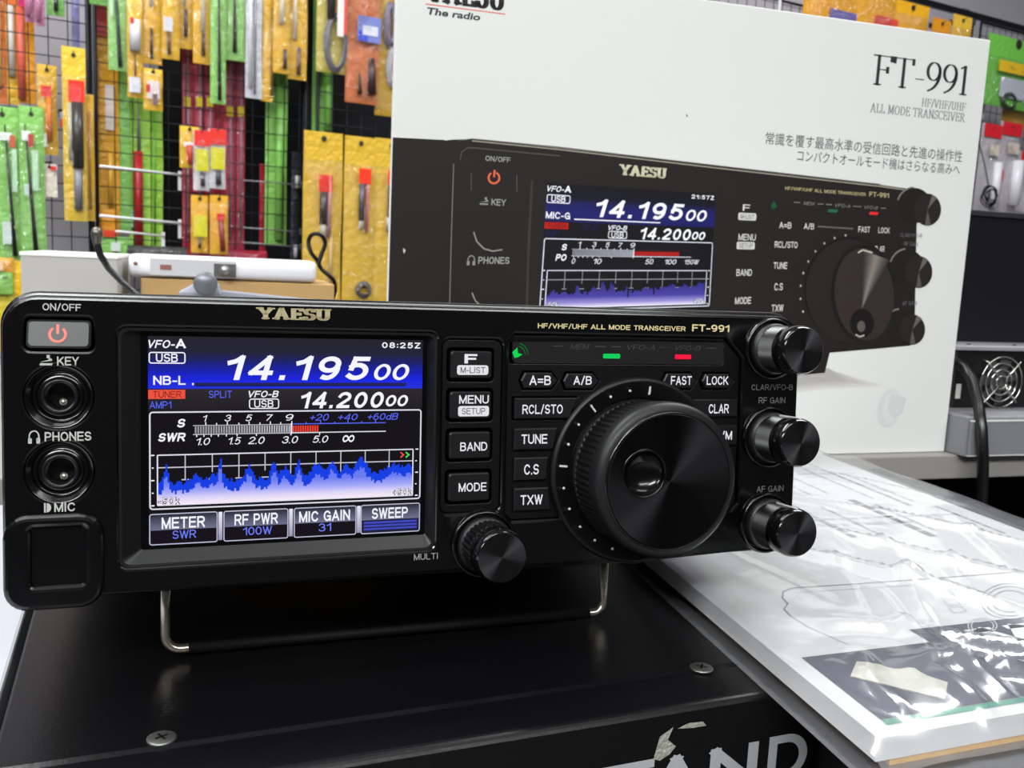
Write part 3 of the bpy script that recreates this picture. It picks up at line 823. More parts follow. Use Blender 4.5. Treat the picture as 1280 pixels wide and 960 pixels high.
# KEY and PHONES jacks
for z_ in (11.2, -7.2):
    b = MB()
    b.lathe([(7.6, -.02), (7.25, .1), (6.2, 2.6), (5.6, 2.8), (5.2, 2.3), (4.5, 2.2)], -55.1, z_, BLK(), 48, cap1=False)
    b.lathe([(4.5, 2.2), (4.2, 1.2), (3.8, 1.0), (3.2, 1.4), (3.0, 7)], -55.1, z_, mat('jack_sleeve', (9, 9, 10), rough=.3), 40)
    j = put(b, 'socket_jack'); b = MB(); b.lathe([(.9, 3.6), (.7, 3.2), (.01, 3.0)], -54.6, z_ - 1.5, mat('contact_metal', (210, 208, 196), rough=.25, metal=.9), 12, cap1=False); put(b, 'contact_spring', j)

# microphone socket block
b = MB(); mo_ = rrect(-67.6, -45.2, -40.9, -17.5, 5.5); mi_ = rrect(-61.4, -49.6, -35.0, -20.8, .8)
plate(b, mo_, [mi_], -1.6, 12, BLK(), 1.3)
b.loft([lay(mi_, .2), lay(mi_, 14)], DEEP(), cap0=False)
mk = put(b, 'microphone_socket')
b = MB(); b.box(-57.6, -50.6, 1.5, 9, -34.2, -33.4, mat('socket_tab', (96, 96, 98), rough=.4)); b.box(-60.6, -59, 2, 8, -31.6, -31.2, mat('socket_tab')); b.box(-60.8, -57.6, 1.2, 9, -35, -31.8, BLKM())
for k in range(5): b.box(-50.4, -49.8, 2, 5, -26 - k * 1.7, -25.2 - k * 1.7, BLKM())
put(b, 'latch_tab', mk)


def button(out, y0, y1, name, legs, m=None):
    b = MB(); o_ = out
    b.loft([lay(o_, 4.5), lay(o_, y0 + .35), lay(inset(o_, .35), y0)], m or mat('key_black', (10, 10, 12), rough=.4, spec=.4), cap0=False); k = put(b, name)
    b = MB()
    for L in legs:
        if L[0] == 'pill':
            r_ = rrect(L[1], L[2], L[3], L[4], .7); b.poly([(*dp(p[0], p[1], y0 - .05), 0) for p in r_] and [(dp(p[0], p[1], y0 - .05)[0], y0 - .05, dp(p[0], p[1], y0 - .05)[1]) for p in r_][::-1], EMIT(), (226, 226, 232))
        else:
            t, x0, x1, z0, z1, c, bo, dy = L
            b.text(t, x0, x1, z0, z1, lambda x, z: (dp(x, z, y0 - dy)[0], y0 - dy, dp(x, z, y0 - dy)[1]), EMIT(), c, bo)
    put(b, 'legend', k); return k


b = MB()
for z0, z1 in ((15, 24.2), (3.7, 12.9), (-7.4, 1.6), (-19.6, -9.8)):
    pass
plate(b, col_o, [rrect(42.2, 55.8, z0, z1, 1.2) for z0, z1 in ((14.9, 24.3), (3.6, 13), (-7.6, 1.7), (-19.6, -9.9))], 1.0, 5, BLKM(), .3)
put(b, 'key_column')
key = mat('key_black', (10, 10, 12), rough=.4, spec=.4)
WB = (232, 232, 240); DKT = (52, 52, 64)
for out, legs in ((rrect(42.9, 54.9, 15.8, 23.4, .8), [('F', 46.9, 50.6, 20, 22.6, WB, .06, .1), ('pill', 44.8, 53.9, 16.8, 19.5), ('M-LIST', 45.8, 53, 17.3, 19, DKT, .0, .12)]),
                  (rrect(42.9, 54.9, 4.5, 12.1, .8), [('MENU', 45.5, 54.2, 8.7, 11.2, WB, .02, .1), ('pill', 45.3, 54.3, 5.2, 8.1), ('SETUP', 46.4, 53.2, 5.8, 7.5, DKT, .0, .12)]),
                  (rrect(42.9, 54.9, -6.7, .8, .8), [('BAND', 46.1, 54, -4.6, -2, WB, .02, .1)]),
                  (rrect(42.9, 54.9, -18.7, -10.8, .8), [('MODE', 45.8, 54, -16, -13.5, WB, .02, .1)])):
    button(out, -.3, 0, 'function_button', legs)

# right hand key field
b = MB()
hx = lambda x0, x1, z0, z1: [(x0 + 1.2, z0), (x1 - 2.2, z0), (x1, (z0 + z1) / 2), (x1 - 2.2, z1), (x0 + 1.2, z1), (x0, (z0 + z1) / 2)]
keyL = [(63.4, 75.6, 12.5, 17.9), (76.4, 88.6, 12.4, 17.7), (108.8, 121.2, 12.4, 17.8), (122.0, 134.2, 12.4, 17.7)]
rec_i = [(DX + (p[0] - DX) * .998, 0 + p[1] * .998) for p in rec]
plate(b, rec_i, [hx(*k) for k in keyL] + [[(61.6, 3.9), (79.0, 3.9), (82.0, 10.5), (61.6, 10.5)][::1], rrect(60.6, 130.2, 20.0, 27.2, .8)], 1.2, 5, BLKM(), .3)
put(b, 'key_field')
for k, (t, x0, x1) in zip(keyL, (('A=B', 66.2, 72.8), ('A/B', 79.8, 85.6), ('FAST', 111.6, 118.7), ('LOCK', 123.9, 131.5))):
    o_ = inset(hx(*k), .45); button(o_, .2, 0, 'arrow_button', [(t, x0, x1, 13.9, 16.7, WB, .02, .1)])
for out, t, x0, x1, z0, z1 in (([(62, 4.2), (78.8, 4.2), (81.3, 10.2), (62, 10.2)], 'RCL/STO', 64.3, 76.7, 5.5, 8.5),
                               ([(118.6, 4.1), (135.2, 4.1), (135.2, 9.5), (113.4, 9.5)], 'CLAR', 124.9, 132.0, 5.1, 8.1),
                               ([(62, -4.7), (74.0, -4.7), (75.2, 1.5), (62, 1.5)], 'TUNE', 64.2, 72.1, -3, -.1),
                               ([(125.4, -4.7), (135.4, -4.7), (135.4, 1.4), (123.6, 1.4)], 'V/M', 127.2, 133.5, -3.2, -.2),
                               ([(62.2, -13.5), (72.2, -13.5), (72.6, -6.9), (62.2, -6.9)], 'C.S', 65.2, 69.7, -11.8, -8.8),
                               ([(62.3, -22.3), (73.8, -22.3), (72.8, -15.7), (62.3, -15.7)], 'TXW', 64.3, 71.1, -20.6, -17.6)):
    button(out, -.1, 0, 'side_button', [(t, x0, x1, z0, z1, WB, .02, .1)])

# indicator strip
b = MB(); st = [(60.8, 21.5), (61.8, 20.2), (130, 20.2), (129.2, 24.5), (129.9, 27), (61, 27)]
b.poly([(dp(p[0], p[1], 1.3)[0], 1.3, dp(p[0], p[1], 1.3)[1]) for p in st][::-1][::-1], mat('strip_glass', (30, 29, 30), rough=.28, spec=.3))
for t, x0, x1 in (('MEM', 79, 85.2), ('VFO-A', 97.4, 106.5), ('VFO-B', 113.4, 122.2)):
    b.text(t, x0, x1, 24.3, 25.9, lambda x, z: (x, 1.25, z), INK(), (54, 53, 54), 0.0, .25)
    for q in (x0 - 5.4, x1 + 1.8): b.poly([(q, 1.25, 25), (q + 3.4, 1.25, 25), (q + 3.4, 1.25, 25.3), (q, 1.25, 25.3)], INK(), (54, 53, 54))
ist = put(b, 'indicator_strip')
for x0, x1, c in ((89.6, 95.0, (24, 206, 92)), (113.4, 118.8, (250, 30, 66))):
    b = MB(); b.loft([lay(rrect(x0, x1, 21.7, 23.1, .4), 1.3), lay(rrect(x0, x1, 21.7, 23.1, .4), 1.0)], EMIT(), c); put(b, 'indicator_lamp', ist)
b = MB()
for P in ([(61.3, 23.2), (62.8, 24.6), (63, 23.0), (64.4, 22.6), (63.0, 21.8), (62, 21.6)], ):
    b.poly([(p[0], 1.15, p[1]) for p in P], EMIT(), (22, 214, 86))
for r_ in (2.6, 3.5):
    pr = [(62.6 + r_ * math.cos(math.radians(a)), 22.8 + r_ * math.sin(math.radians(a)) * .9) for a in range(-5, 76, 16)]
    for p, q in zip(pr, pr[1:]): b.poly([(p[0], 1.15, p[1]), (q[0], 1.15, q[1]), (q[0] * .994 + 62.6 * .006 - .12, 1.15, q[1] - .22), (p[0] - .12, 1.15, p[1] - .22)], EMIT(), (16, 120, 44))
put(b, 'speaker_symbol', ist)

# tuning dial
b = MB(); b.lathe([(28.0, 6), (28.0, .2), (27.4, -.9), (26.6, -1.0), (26.2, -.5), (22.6, -.4), (21.4, 1.5), (21, 4)], DX, DZ, mat('dial_ring', (8, 8, 9), rough=.42, spec=.4), 96, cap1=False)
dr = put(b, 'dial_ring')
b = MB(); md = mat('dot_white', (190, 188, 180), rough=.4)
for k in range(24):
    a = math.radians(83 + 15.3 * k)
    if k > 11: break
    x, z = DX + 24.3 * math.cos(a), DZ + 24.3 * math.sin(a)
    if k % 6 == 0 or k == 3:
        ux, uz = math.cos(a), math.sin(a)
        b.loft([[(x + ux * p - uz * q, -.4, z + uz * p + ux * q) for p, q in ((-1.3, -.3), (1.3, -.3), (1.3, .3), (-1.3, .3))], [(x + ux * p - uz * q, -.75, z + uz * p + ux * q) for p, q in ((-1.2, -.25), (1.2, -.25), (1.2, .25), (-1.2, .25))]], md)
    else: b.lathe([(.42, -.35), (.42, -.6), (.25, -.85)], x, z, md, 10)
put(b, 'dial_mark', dr)
b = MB(); n_ = 300; rub = mat('dial_rubber', (9, 9, 10), rough=.45, spec=.4)
b.lathe([(20.4, 3), (20.9, -2.2), (21.3, -2.4)], DX, DZ, mat('dial_edge', (150, 148, 140), rough=.3, metal=.9), 96, cap1=False)
loops = []
for y, r_, kn in ((-2.6, 21.5, 0), (-3.0, 21.5, 1), (-13.4, 21.9, 1), (-13.8, 21.9, 0)):
    loops.append([(DX + (r_ + (-.35 if (i // 2) % 2 and kn else 0)) * math.cos(2 * math.pi * i / n_), y, DZ + (r_ + (-.35 if (i // 2) % 2 and kn else 0)) * math.sin(2 * math.pi * i / n_)) for i in range(n_)])
b.loft(loops, rub, cap0=False, cap1=False)
b.lathe([(21.9, -13.8), (22.1, -14.2), (22.15, -17.2), (21.6, -18.6), (20.6, -19.3), (19.6, -19.4)], DX, DZ, mat('dial_flange', (13, 13, 15), rough=.45, spec=.4), 128, cap1=False)
td = put(b, 'tuning_dial')
b = MB(); FX, FZ = DX - 8.0, DZ + 2.5
face = mat('spun_face', (26, 26, 28), rough=.5, metal=0.9, aniso=.97)
plate(b, circ(DX, DZ, 19.0, 96), [circ(FX, FZ, 6.5, 48)], -20.0, -18.8, face, .25)
b.lathe([(19.6, -19.35), (19.3, -19.9), (19.0, -19.8)], DX, DZ, mat('dial_gloss', (10, 10, 11), rough=.15, spec=.6), 96, cap1=False)
put(b, 'dial_face', td)
b = MB(); b.lathe([(6.9, -20.05), (6.6, -20.35), (6.2, -20.0)] + [(6.2 * math.cos(math.radians(a)), -20 + 3.4 * math.sin(math.radians(a))) for a in range(10, 90, 12)] + [(.01, -16.6)], FX, FZ, mat('dimple_gloss', (6, 6, 7), rough=.16, spec=.35), 48, cap1=False)
put(b, 'finger_dimple', td)


def knob(cx, cz, name, rib, ptr, r=7.2, y1=-17.0):
    b = MB(); b.lathe([(9.7, 5), (9.7, .0), (9.5, -1.4), (9.0, -1.9), (8.6, -1.5), (8.4, .6), (7, 1)], cx, cz, BLK(), 64); rb = None
    k = put(b, name)
    b = MB(); b.lathe([(7.0, 1), (7.9, .2), (7.95, -2.6), (7.6, -3.4), (7.1, -3.6)], cx, cz, mat('knob_collar', (20, 20, 22), rough=.45, spec=.5), 56, cap1=False)
    n = 44 if rib else 56
    if rib:
        loops = [[(cx + (r + (0.25 if (i % 4) < 2 else -.2) * q) * math.cos(2 * math.pi * i / 120), y, cz + (r + (0.25 if (i % 4) < 2 else -.2) * q) * math.sin(2 * math.pi * i / 120)) for i in range(120)] for y, q in ((-3.6, 0), (-3.9, 1), (-10.4, 1), (-10.8, 0))]
        b.loft(loops, mat('knob_black', (9, 9, 10), rough=.34, spec=.5), cap0=False, cap1=False)
    else:
        ys = [-3.6 - .36 * i for i in range(21)]
        loops = [[(cx + (r - (.28 if (i % 2) ^ (j % 2) else 0)) * math.cos(2 * math.pi * i / 88), y, cz + (r - (.28 if (i % 2) ^ (j % 2) else 0)) * math.sin(2 * math.pi * i / 88)) for i in range(88)] for j, y in enumerate(ys)]
        b.loft(loops, mat('knob_black', (9, 9, 10), rough=.34, spec=.5), cap0=False, cap1=False)
    put(b, 'knurled_grip', k)
    b = MB(); b.lathe([(r - .3, -10.8), (r + .15, -11.1), (r + .2, -15.0), (r - .05, -16.2), (r - .5, y1 + .1), (r - .6, y1)], cx, cz, mat('knob_gloss', (9, 9, 10), rough=.14, spec=.6), 64, cap1=False)
    b.lathe([(r - .6, y1), (.01, y1)], cx, cz, mat('knob_spun', (46, 46, 48), rough=.5, metal=.9, aniso=.97), 64, cap1=False, smooth=False)
    c_ = put(b, 'knob_cap', k)
    if ptr:
        b = MB(); b.box(cx - .28, cx + .28, -16.2, -6, cz + r - .1, cz + r + .36, mat('pointer_white', (200, 200, 198), rough=.4)); put(b, 'pointer_line', c_)


knob(146.2, 25.2, 'control_knob', False, False); knob(146.4, -2.4, 'control_knob', False, True); knob(146.5, -29.6, 'control_knob', False, True)
knob(53.4, -31.0, 'multi_knob', True, False)

# panel lettering
PLEG = [('ON/OFF', -58.5, -50.1, 31.9, 33.8, LEG, .02), ('KEY', -55.5, -50.6, 18.7, 21.0, LEG, .03), ('PHONES', -58.3, -48, .3, 2.7, LEG, .03), ('MIC', -56.4, -51.7, -17.0, -14.7, LEG, .03),
        ('MULTI', 33.3, 40.1, -34.6, -32.8, (136, 136, 134), .01), ('HF/VHF/UHF ALL MODE TRANSCEIVER', 68.4, 116, 30.1, 31.7, GOLD, .03), ('FT-991', 118.2, 131.2, 30.2, 32.4, GOLD, .04),
        ('CLAR/VFO-B', 139.8, 155.0, 12.2, 14.2, (112, 112, 112), .0), ('RF GAIN', 142.6, 152.4, 8.1, 10.1, (112, 112, 112), .0), ('AF GAIN', 143.0, 153.0, -19.9, -17.9, (112, 112, 112), .0)]
b = MB()
fy = lambda y: (lambda x, z: (x, y, z))
for t, x0, x1, z0, z1, c, bo in PLEG:
    b = MB(); b.text(t, x0, x1, z0, z1, fy(-.06), INK(), c, bo); put(b, 'panel_legend')


def icons(add):
    add([(-59.3, 18.8), (-56.6, 18.8), (-56.4, 19.3), (-59.1, 19.3)]); add([(-59.2, 19.6), (-56.5, 19.9), (-56.6, 20.4), (-57.3, 20.5), (-57.3, 20.1)]); add([(-57.7, 20.5), (-57, 20.5), (-57, 21.3), (-57.7, 21.3)])
    pr = [(-60.6 + 1.2 * math.cos(math.radians(a)), 1.6 + 1.5 * math.sin(math.radians(a))) for a in range(-50, 231, 20)]
    for p, q in zip(pr, pr[1:]): add([p, q, (q[0] * .75 - 60.6 * .25, q[1] * .8 + 1.6 * .2), (p[0] * .75 - 60.6 * .25, p[1] * .8 + 1.6 * .2)])
    add([(-61.9, -.1), (-61.1, -.1), (-61.1, 1.2), (-61.9, 1.2)]); add([(-60.1, -.1), (-59.3, -.1), (-59.3, 1.2), (-60.1, 1.2)])
    add([(-58.6, -17), (-58.2, -17), (-58.2, -14.7), (-58.6, -14.7)]); pr = [(-58 + 1.0 * math.cos(math.radians(a)), -15.85 + 1.15 * math.sin(math.radians(a))) for a in range(-90, 91, 30)]; add(pr)


b = MB(); icons(lambda L: b.poly([(p[0], -.06, p[1]) for p in L], INK(), LEG)); put(b, 'panel_symbols')
b = MB(); mg = mat('badge_gold', (226, 214, 172), rough=.3, metal=.65)
for y_ in (-.1, -.55): serif(b, 'YAESU', -8.6, 9.9, 31.1, 33.9, fy(y_), mg, (255, 255, 255), wx=.27, wy=.13, sw=.24, track=.06)
b.loft([lay(rrect(-10.2, 11.4, 30.5, 34.5, 1), -.02), lay(rrect(-10.2, 11.4, 30.5, 34.5, 1), -.08)], BLK())
put(b, 'brand_badge')

# wire stand
b = MB(); pth = [(-31.2, 22, -36.5), (-31.6, 22, -50), (-31.6, 22, -57)] + [(-27.6 - 4 * math.cos(math.radians(a)), 22, -57 - 4.1 * math.sin(math.radians(a))) for a in (15, 30, 45, 60, 75, 90)] + [(35, 22, -61.2)]
pth += [(98 + 3.6 * math.sin(math.radians(a)), 22, -57.4 - 3.8 * math.cos(math.radians(a))) for a in (0, 15, 30, 45, 60, 75, 90)] + [(101.5, 22, -36.5)]
b.tube(pth, 1.3, mat('wire_steel', (190, 180, 164), rough=.25, metal=.95), 12); ws = put(b, 'wire_stand')
b = MB(); b.tube([(-25.5, 22, -61.15), (35, 22, -61.2), (96.5, 22, -61.15)], 1.42, DEEP(), 12); put(b, 'rubber_sleeve', ws)

# ------------------------------------------------------------------ the white product box behind the radio
BY = 9.0
XO = 5.7                      # right edge of the box in the shelf's frame
pbx = thing('product_carton', 'big white carton front standing behind the radio, printed with a picture of it', 'carton', BF)
b = MB(); card = mat('white_carton', (222, 223, 219), rough=0.5, spec=.35)
b.box(XO - 372.6, XO, BY, BY + 5, .2, 262, card); b.obj('front_board', pbx, bevel=.6)
for x_ in (-290, -90):
    b = MB(); b.loft([[(x_, BY + 5, 10), (x_, BY + 5, 200), (x_, BY + 80, .3), (x_, BY + 70, .3)], [(x_ + 2, BY + 5, 10), (x_ + 2, BY + 5, 200), (x_ + 2, BY + 80, .3), (x_ + 2, BY + 70, .3)]], card); b.obj('rear_strut', pbx)
b = MB()
b = MB(); L_ = 0.05


def bq(x, z, l=1): return (XO + x, BY - L_ * l, z)


def bpx(u, v, l=1):
    x, z = bl(u, v, BY); return (x, BY - L_ * l, z)


HM = ((1.22136900e+00, -1.56092705e-01, -2.30475322e+02), (1.88263203e-01, 1.62390556e+00, 1.15937784e+02), (1.18488225e-03, 6.51906195e-04, 1.0))


def hm(x, z, l=3):
    w = HM[2][0] * x + HM[2][1] * z + 1
    return bq((HM[0][0] * x + HM[0][1] * z + HM[0][2]) / w, (HM[1][0] * x + HM[1][1] * z + HM[1][2]) / w, l)


K0, K1, K2 = (33, 28, 27), (44, 38, 36), (20, 17, 17)


def PP(pts, c, l=1): b.poly([bpx(u, v, l) for u, v in pts][::-1], INK(), c)


def PE(cu, cv, ru, rv, c, l, tilt=0, n=40, a0=0, a1=360):
    t = math.radians(tilt); pts = []
    for i in range(n):
        a = math.radians(a0 + (a1 - a0) * i / (n - (a1 - a0 < 360))); x, y = ru * math.cos(a), rv * math.sin(a)
        pts.append((cu + x * math.cos(t) - y * math.sin(t), cv + x * math.sin(t) + y * math.cos(t)))
    PP(pts, c, l); return pts


def PL(pts, w, c, l):
    for p, q in zip(pts, pts[1:]):
        A, B = Vector(p), Vector(q); d = B - A
        if d.length < .01: continue
        n = Vector((-d.y, d.x)).normalized() * w / 2; PP([A + n, B + n, B - n, A - n], c, l)


xl = XO - 372.4
# printed body: black field on the left, the radio's outline, shadow and mirror image below
b.poly([(xl, BY - L_, 60), (xl, BY - L_, 173), bpx(556, 175)[:1] + (BY - L_,) + bpx(556, 175)[2:], bpx(556, 480)], INK(), K0)
PP([(555, 176), (566, 174.5), (590, 174), (700, 185), (900, 208), (1100, 231), (1136, 236), (1146, 246), (1146, 268), (1143, 420), (1138, 432), (1106, 435), (1037, 441), (1031, 466), (990, 470), (700, 470), (555, 470)], K0, 2)
PL([(590, 176), (700, 187), (900, 210.5), (1100, 233), (1130, 237)], 1.6, (150, 146, 128), 3)
PL([(572, 176), (590, 173.5), (700, 184), (900, 207.5), (1100, 230.5)], 1.0, (96, 94, 84), 3)
PL([(567, 205), (564, 300), (562, 380)], 1.2, (120, 116, 110), 3)
PL([(575, 200), (577, 190), (584, 185), (594, 185), (700, 195)], 1.2, (86, 80, 74), 3)
PL([(665, 226), (661, 300), (658, 390)], 3, (58, 50, 48), 3)
PL([(592, 290), (596, 302), (605, 311), (616, 314), (628, 312)], 1.6, (150, 146, 138), 3); PL([(590, 366), (594, 376), (602, 383)], 1.6, (150, 146, 138), 3)
PL([(589, 216), (589, 238)], 1, (84, 80, 76), 3); PL([(646, 218), (646, 240)], 1, (84, 80, 76), 3)
# shadow of the printed radio and its faint mirror image
for k in range(8):
    f = k / 8; PP([(960, 466), (1036, 462 - 2 * f), (1104 - 60 * f, 482 - 8 * f), (1040 - 30 * f, 486 - 9 * f), (960, 494 - 10 * f)], tuple(int(214 - 46 * f + (0, -3, -6)[i]) for i in range(3)), 1.2 + .1 * k)
PE(1112, 510, 15, 25, (213, 213, 212), 2.2, 14); PE(1116, 509, 12, 21, (218, 218, 216), 2.4, 14); PP([(1114, 492), (1133, 498), (1128, 516), (1118, 524), (1109, 514)], (209, 209, 211), 2.6)
# printed screen, lettering and keys
P_screen(b, lambda px, py, l: hm(-36.7 + 70 * px / 320, 26.25 - 52.5 * py / 240, 3 + l * .8), INK(), False)
for t, x0, x1, z0, z1, c, bo in PLEG:
    if t == 'MULTI' or t == 'MIC': continue
    dz_ = {'PHONES': -1.9, 'KEY': -1.2}.get(t, 0); z0 += dz_; z1 += dz_
    b.text(t, x0, x1, z0, z1, lambda x, z: hm(x, z, 4), INK(), tuple(int(q * .92) for q in c), bo)
icons(lambda L: b.poly([hm(p[0], p[1] - (1.9 if p[1] < 10 else 1.2), 4) for p in L], INK(), (150, 150, 146)) if L[0][1] > -5 else None)
serif(b, 'YAESU', -9.2, 10.2, 31.0, 34.6, lambda x, z: hm(x, z, 4), INK(), (214, 208, 180), wx=.27, wy=.13, sw=.24, track=.06)
for a0 in range(125, 415, 18):
    q = [(-55.2 + r_ * math.cos(math.radians(a)), 26.6 + r_ * math.sin(math.radians(a))) for r_, a in ((2.1, a0), (1.5, a0), (1.5, a0 + 18), (2.1, a0 + 18))]; b.poly([hm(*p, 4) for p in q], INK(), (226, 104, 66))
b.poly([hm(x, z, 4) for x, z in ((-55.5, 26.8), (-54.9, 26.8), (-54.9, 29.2), (-55.5, 29.2))], INK(), (226, 104, 66))
for t, x0, x1, z0, z1 in (('F', 46.9, 50.6, 20.4, 23), ('MENU', 45.4, 54.2, 8.4, 11.2), ('BAND', 45.4, 53.2, -5.8, -3), ('MODE', 45.4, 53.4, -17, -14.2), ('A=B', 66.2, 72.8, 13.9, 16.7), ('A/B', 79.8, 85.6, 13.9, 16.7),
                          ('FAST', 112.2, 119.6, 13.6, 16.4), ('LOCK', 125, 132.5, 13.6, 16.4), ('RCL/STO', 64.3, 76.7, 5.7, 8.7), ('TUNE', 64.2, 71.6, -3, -.1), ('C.S', 65.2, 69.7, -11.8, -8.8), ('TXW', 64.3, 70.6, -20.6, -17.6), ('CLAR', 123, 129.6, 5, 7.8)):
    b.text(t, x0, x1, z0, z1, lambda x, z: hm(x, z, 4), INK(), (216, 214, 210), .02)
for z0, z1, t in ((16.6, 19.6, 'M-LIST'), (4.9, 7.9, 'SETUP')):
    b.poly([hm(p[0], p[1], 4) for p in rrect(44.8, 53.9, z0, z1, .7)], INK(), (206, 204, 202)); b.text(t, 46, 52.8, z0 + .6, z1 - .6, lambda x, z: hm(x, z, 5), INK(), (70, 64, 64), .0)
for t, x0, x1 in (('MEM', 79, 85.2), ('VFO-A', 97.4, 106.5), ('VFO-B', 115.4, 124.2)):
    b.text(t, x0, x1, 24.3, 25.9, lambda x, z: hm(x, z, 4), INK(), (128, 126, 122), 0.0, .25)
    for q in (x0 - 5.4, x1 + 1.8): b.poly([hm(*p, 4) for p in ((q, 25), (q + 3.4, 25), (q + 3.4, 25.4), (q, 25.4))], INK(), (128, 126, 122))
for x0, c in ((93, (30, 104, 70)), (118.5, (226, 40, 44))): b.poly([hm(*p, 4) for p in ((x0, 21.9), (x0 + 5.5, 21.9), (x0 + 6.2, 23.2), (x0 + .7, 23.2))], INK(), c)
b.poly([hm(*p, 4) for p in ((61.3, 23.2), (62.8, 25.2), (64, 23.6), (64.4, 22.6), (62, 21.6))], INK(), (24, 84, 46))
PL([(1022, 283), (1066, 286)], 1.6, (110, 104, 98), 4)
# printed dial and knobs
PE(1061, 362, 56, 66, K2, 5); PE(1062, 364, 55, 65, (36, 31, 29), 5.4); PE(1078, 366, 40, 61, (24, 20, 19), 5.8); PE(1080, 368, 37, 58, (50, 42, 38), 6.2, -4)
cx_, cy_ = 1077, 386
for k in range(12):
    f = 1 - abs(k - 5.5) / 6; PP([(cx_, cy_), (1080 + k * 2.6, 314 + k * .9), (1080 + (k + 1) * 2.6, 314 + (k + 1) * .9)], tuple(int(50 + (88, 80, 70)[i] * f) for i in range(3)), 6.5 + .05 * k)
PL([(1072, 316), (1078, 312.5), (1090, 316)], 2, (190, 184, 170), 7.2)
PE(1077, 404, 15, 18, (22, 18, 17), 7.4); PE(1076, 408, 5, 7, (92, 86, 80), 7.7); PL([(1069, 418), (1074, 421), (1080, 419)], 1.8, (186, 180, 168), 7.8)
for k in range(9):
    a = math.radians(-95 - 13 * k); PE(1062 + 62 * math.cos(a), 366 + 72 * math.sin(a), 1.2, 1.6, (176, 172, 160), 7, n=8)
for (u, v, bu, bv, r_) in ((1159, 262, 1143, 257, 20), (1148, 340, 1134, 334, 20), (1140, 412, 1126, 408, 19)):
    PE(bu, bv, r_ + 1, r_ + 2, (30, 26, 25), 5); PL(PE(bu, bv, r_ + 2, r_ + 3, (30, 26, 25), 4.8, n=24, a0=190, a1=270)[2:22], 1.8, (128, 124, 116), 5.2); PE(u, v, r_ - 3, r_, (38, 33, 31), 5.6)
    PP([(u, v), (u + 6, v - r_ + 1), (u + 12, v - r_ + 5)], (104, 98, 90), 6); PP([(u, v), (u - 3, v + r_ - 1), (u + 4, v + r_ - 1)], (90, 84, 78), 6)
# box lettering
TX = (62, 64, 64)
serif(b, 'FT-991', -84, -13.4, 227.2, 244.6, lambda x, z: bq(x, z, 1), INK(), (44, 46, 46), wx=.11, wy=.035, sw=.2, track=.02)
serif(b, 'HF/VHF/UHF', -46.8, -13.4, 217.8, 222.6, lambda x, z: bq(x, z, 1), INK(), (112, 114, 114), wx=.13, wy=.05)
serif(b, 'ALL MODE TRANSCEIVER', -83.4, -13.2, 211.2, 216.4, lambda x, z: bq(x, z, 1), INK(), (112, 114, 114), wx=.13, wy=.05)
b.text('\u5e38\u8b58\u3092\u8986\u3059\u6700\u9ad8\u6c34\u6e96\u306e\u53d7\u4fe1\u56de\u8def\u3068\u5148\u9032\u306e\u64cd\u4f5c\u6027', -153.6, -11.8, 186.6, 193.8, lambda x, z: bq(x, z, 1), INK(), TX, 0.0)
b.text('\u30b3\u30f3\u30d1\u30af\u30c8\u30aa\u30fc\u30eb\u30e2\u30fc\u30c9\u6a5f\u306f\u3055\u3089\u306a\u308b\u9ad8\u307f\u3078', -131.3, -12.4, 178.6, 185.4, lambda x, z: bq(x, z, 1), INK(), TX, 0.0)
serif(b, 'YAESU', -357, -315.5, 242.4, 253.6, lambda x, z: bq(x, z, 1), INK(), (46, 40, 42), wx=.27, wy=.12, sw=.24, track=.06)
b.poly([bq(x, z, 1) for x, z in ((-357.5, 240.3), (-315, 240.3), (-315, 240.9), (-357.5, 240.9))], INK(), (222, 120, 110))
b.text('The radio', -356.6, -328.4, 235.6, 239.2, lambda x, z: bq(x, z, 1), INK(), (60, 58, 60), .03, .15)
PL([(858, 143), (859, 146)], 1.4, (70, 70, 70), 1)
PP([(504, 310), (507, 313), (505, 317), (504, 314)], (214, 212, 206), 3)
b.obj('printed_front', pbx)

# ------------------------------------------------------------------ things standing on the riser shelf
def yfr(x, y, z): return frame(BO + BX * x + BN * y + Vector((0, 0, z)), BX, BN, (0, 0, 1))


def span(u0, v0, u1, v1, y):
    um, vm = (u0 + u1) / 2, (v0 + v1) / 2
    return bl(u0, vm, y)[0], bl(u1, vm, y)[0], bl(um, v1, y)[1], bl(um, v0, y)[1]


# grey box with a white lid
x0, x1, z0, z1 = span(26, 317, 147, 372, 230)
t = thing('storage_box', 'low grey box with a white lid, left behind the radio', 'box', yfr((x0 + x1) / 2, 230, 0)); w = (x1 - x0) / 2
b = MB(); b.box(-w, w, 0, 90, .1, z1 - 2.6, mat('box_grey', (176, 174, 168), rough=.5)); b.obj('body', t, bevel=.8)
b = MB(); b.box(-w - .6, w + .6, -.8, 91, z1 - 2.6, z1, mat('lid_white', (238, 238, 232), rough=.45)); b.obj('lid', t, bevel=.6)
# brown carton carrying the white module
x0, x1, z0, z1 = span(176, 346, 418, 375, 262)
t = thing('cardboard_carton', 'brown cardboard carton under the long white module', 'carton', yfr((x0 + x1) / 2, 262, 0))
zb = bl(280, 351, 262)[1]; w = (x1 - x0) / 2
b = MB(); b.box(-w, w, 0, 90, .1, zb, mat('kraft_card', (196, 160, 104), rough=.65, noise_col=((180, 144, 92), 30))); b.obj('carton_body', t, bevel=.8)
b = MB(); b.box(-w * .15, w * .15, -.25, 90.2, zb + .02, zb + .22, mat('packing_tape', (186, 148, 92), rough=.25)); b.obj('tape_strip', t)
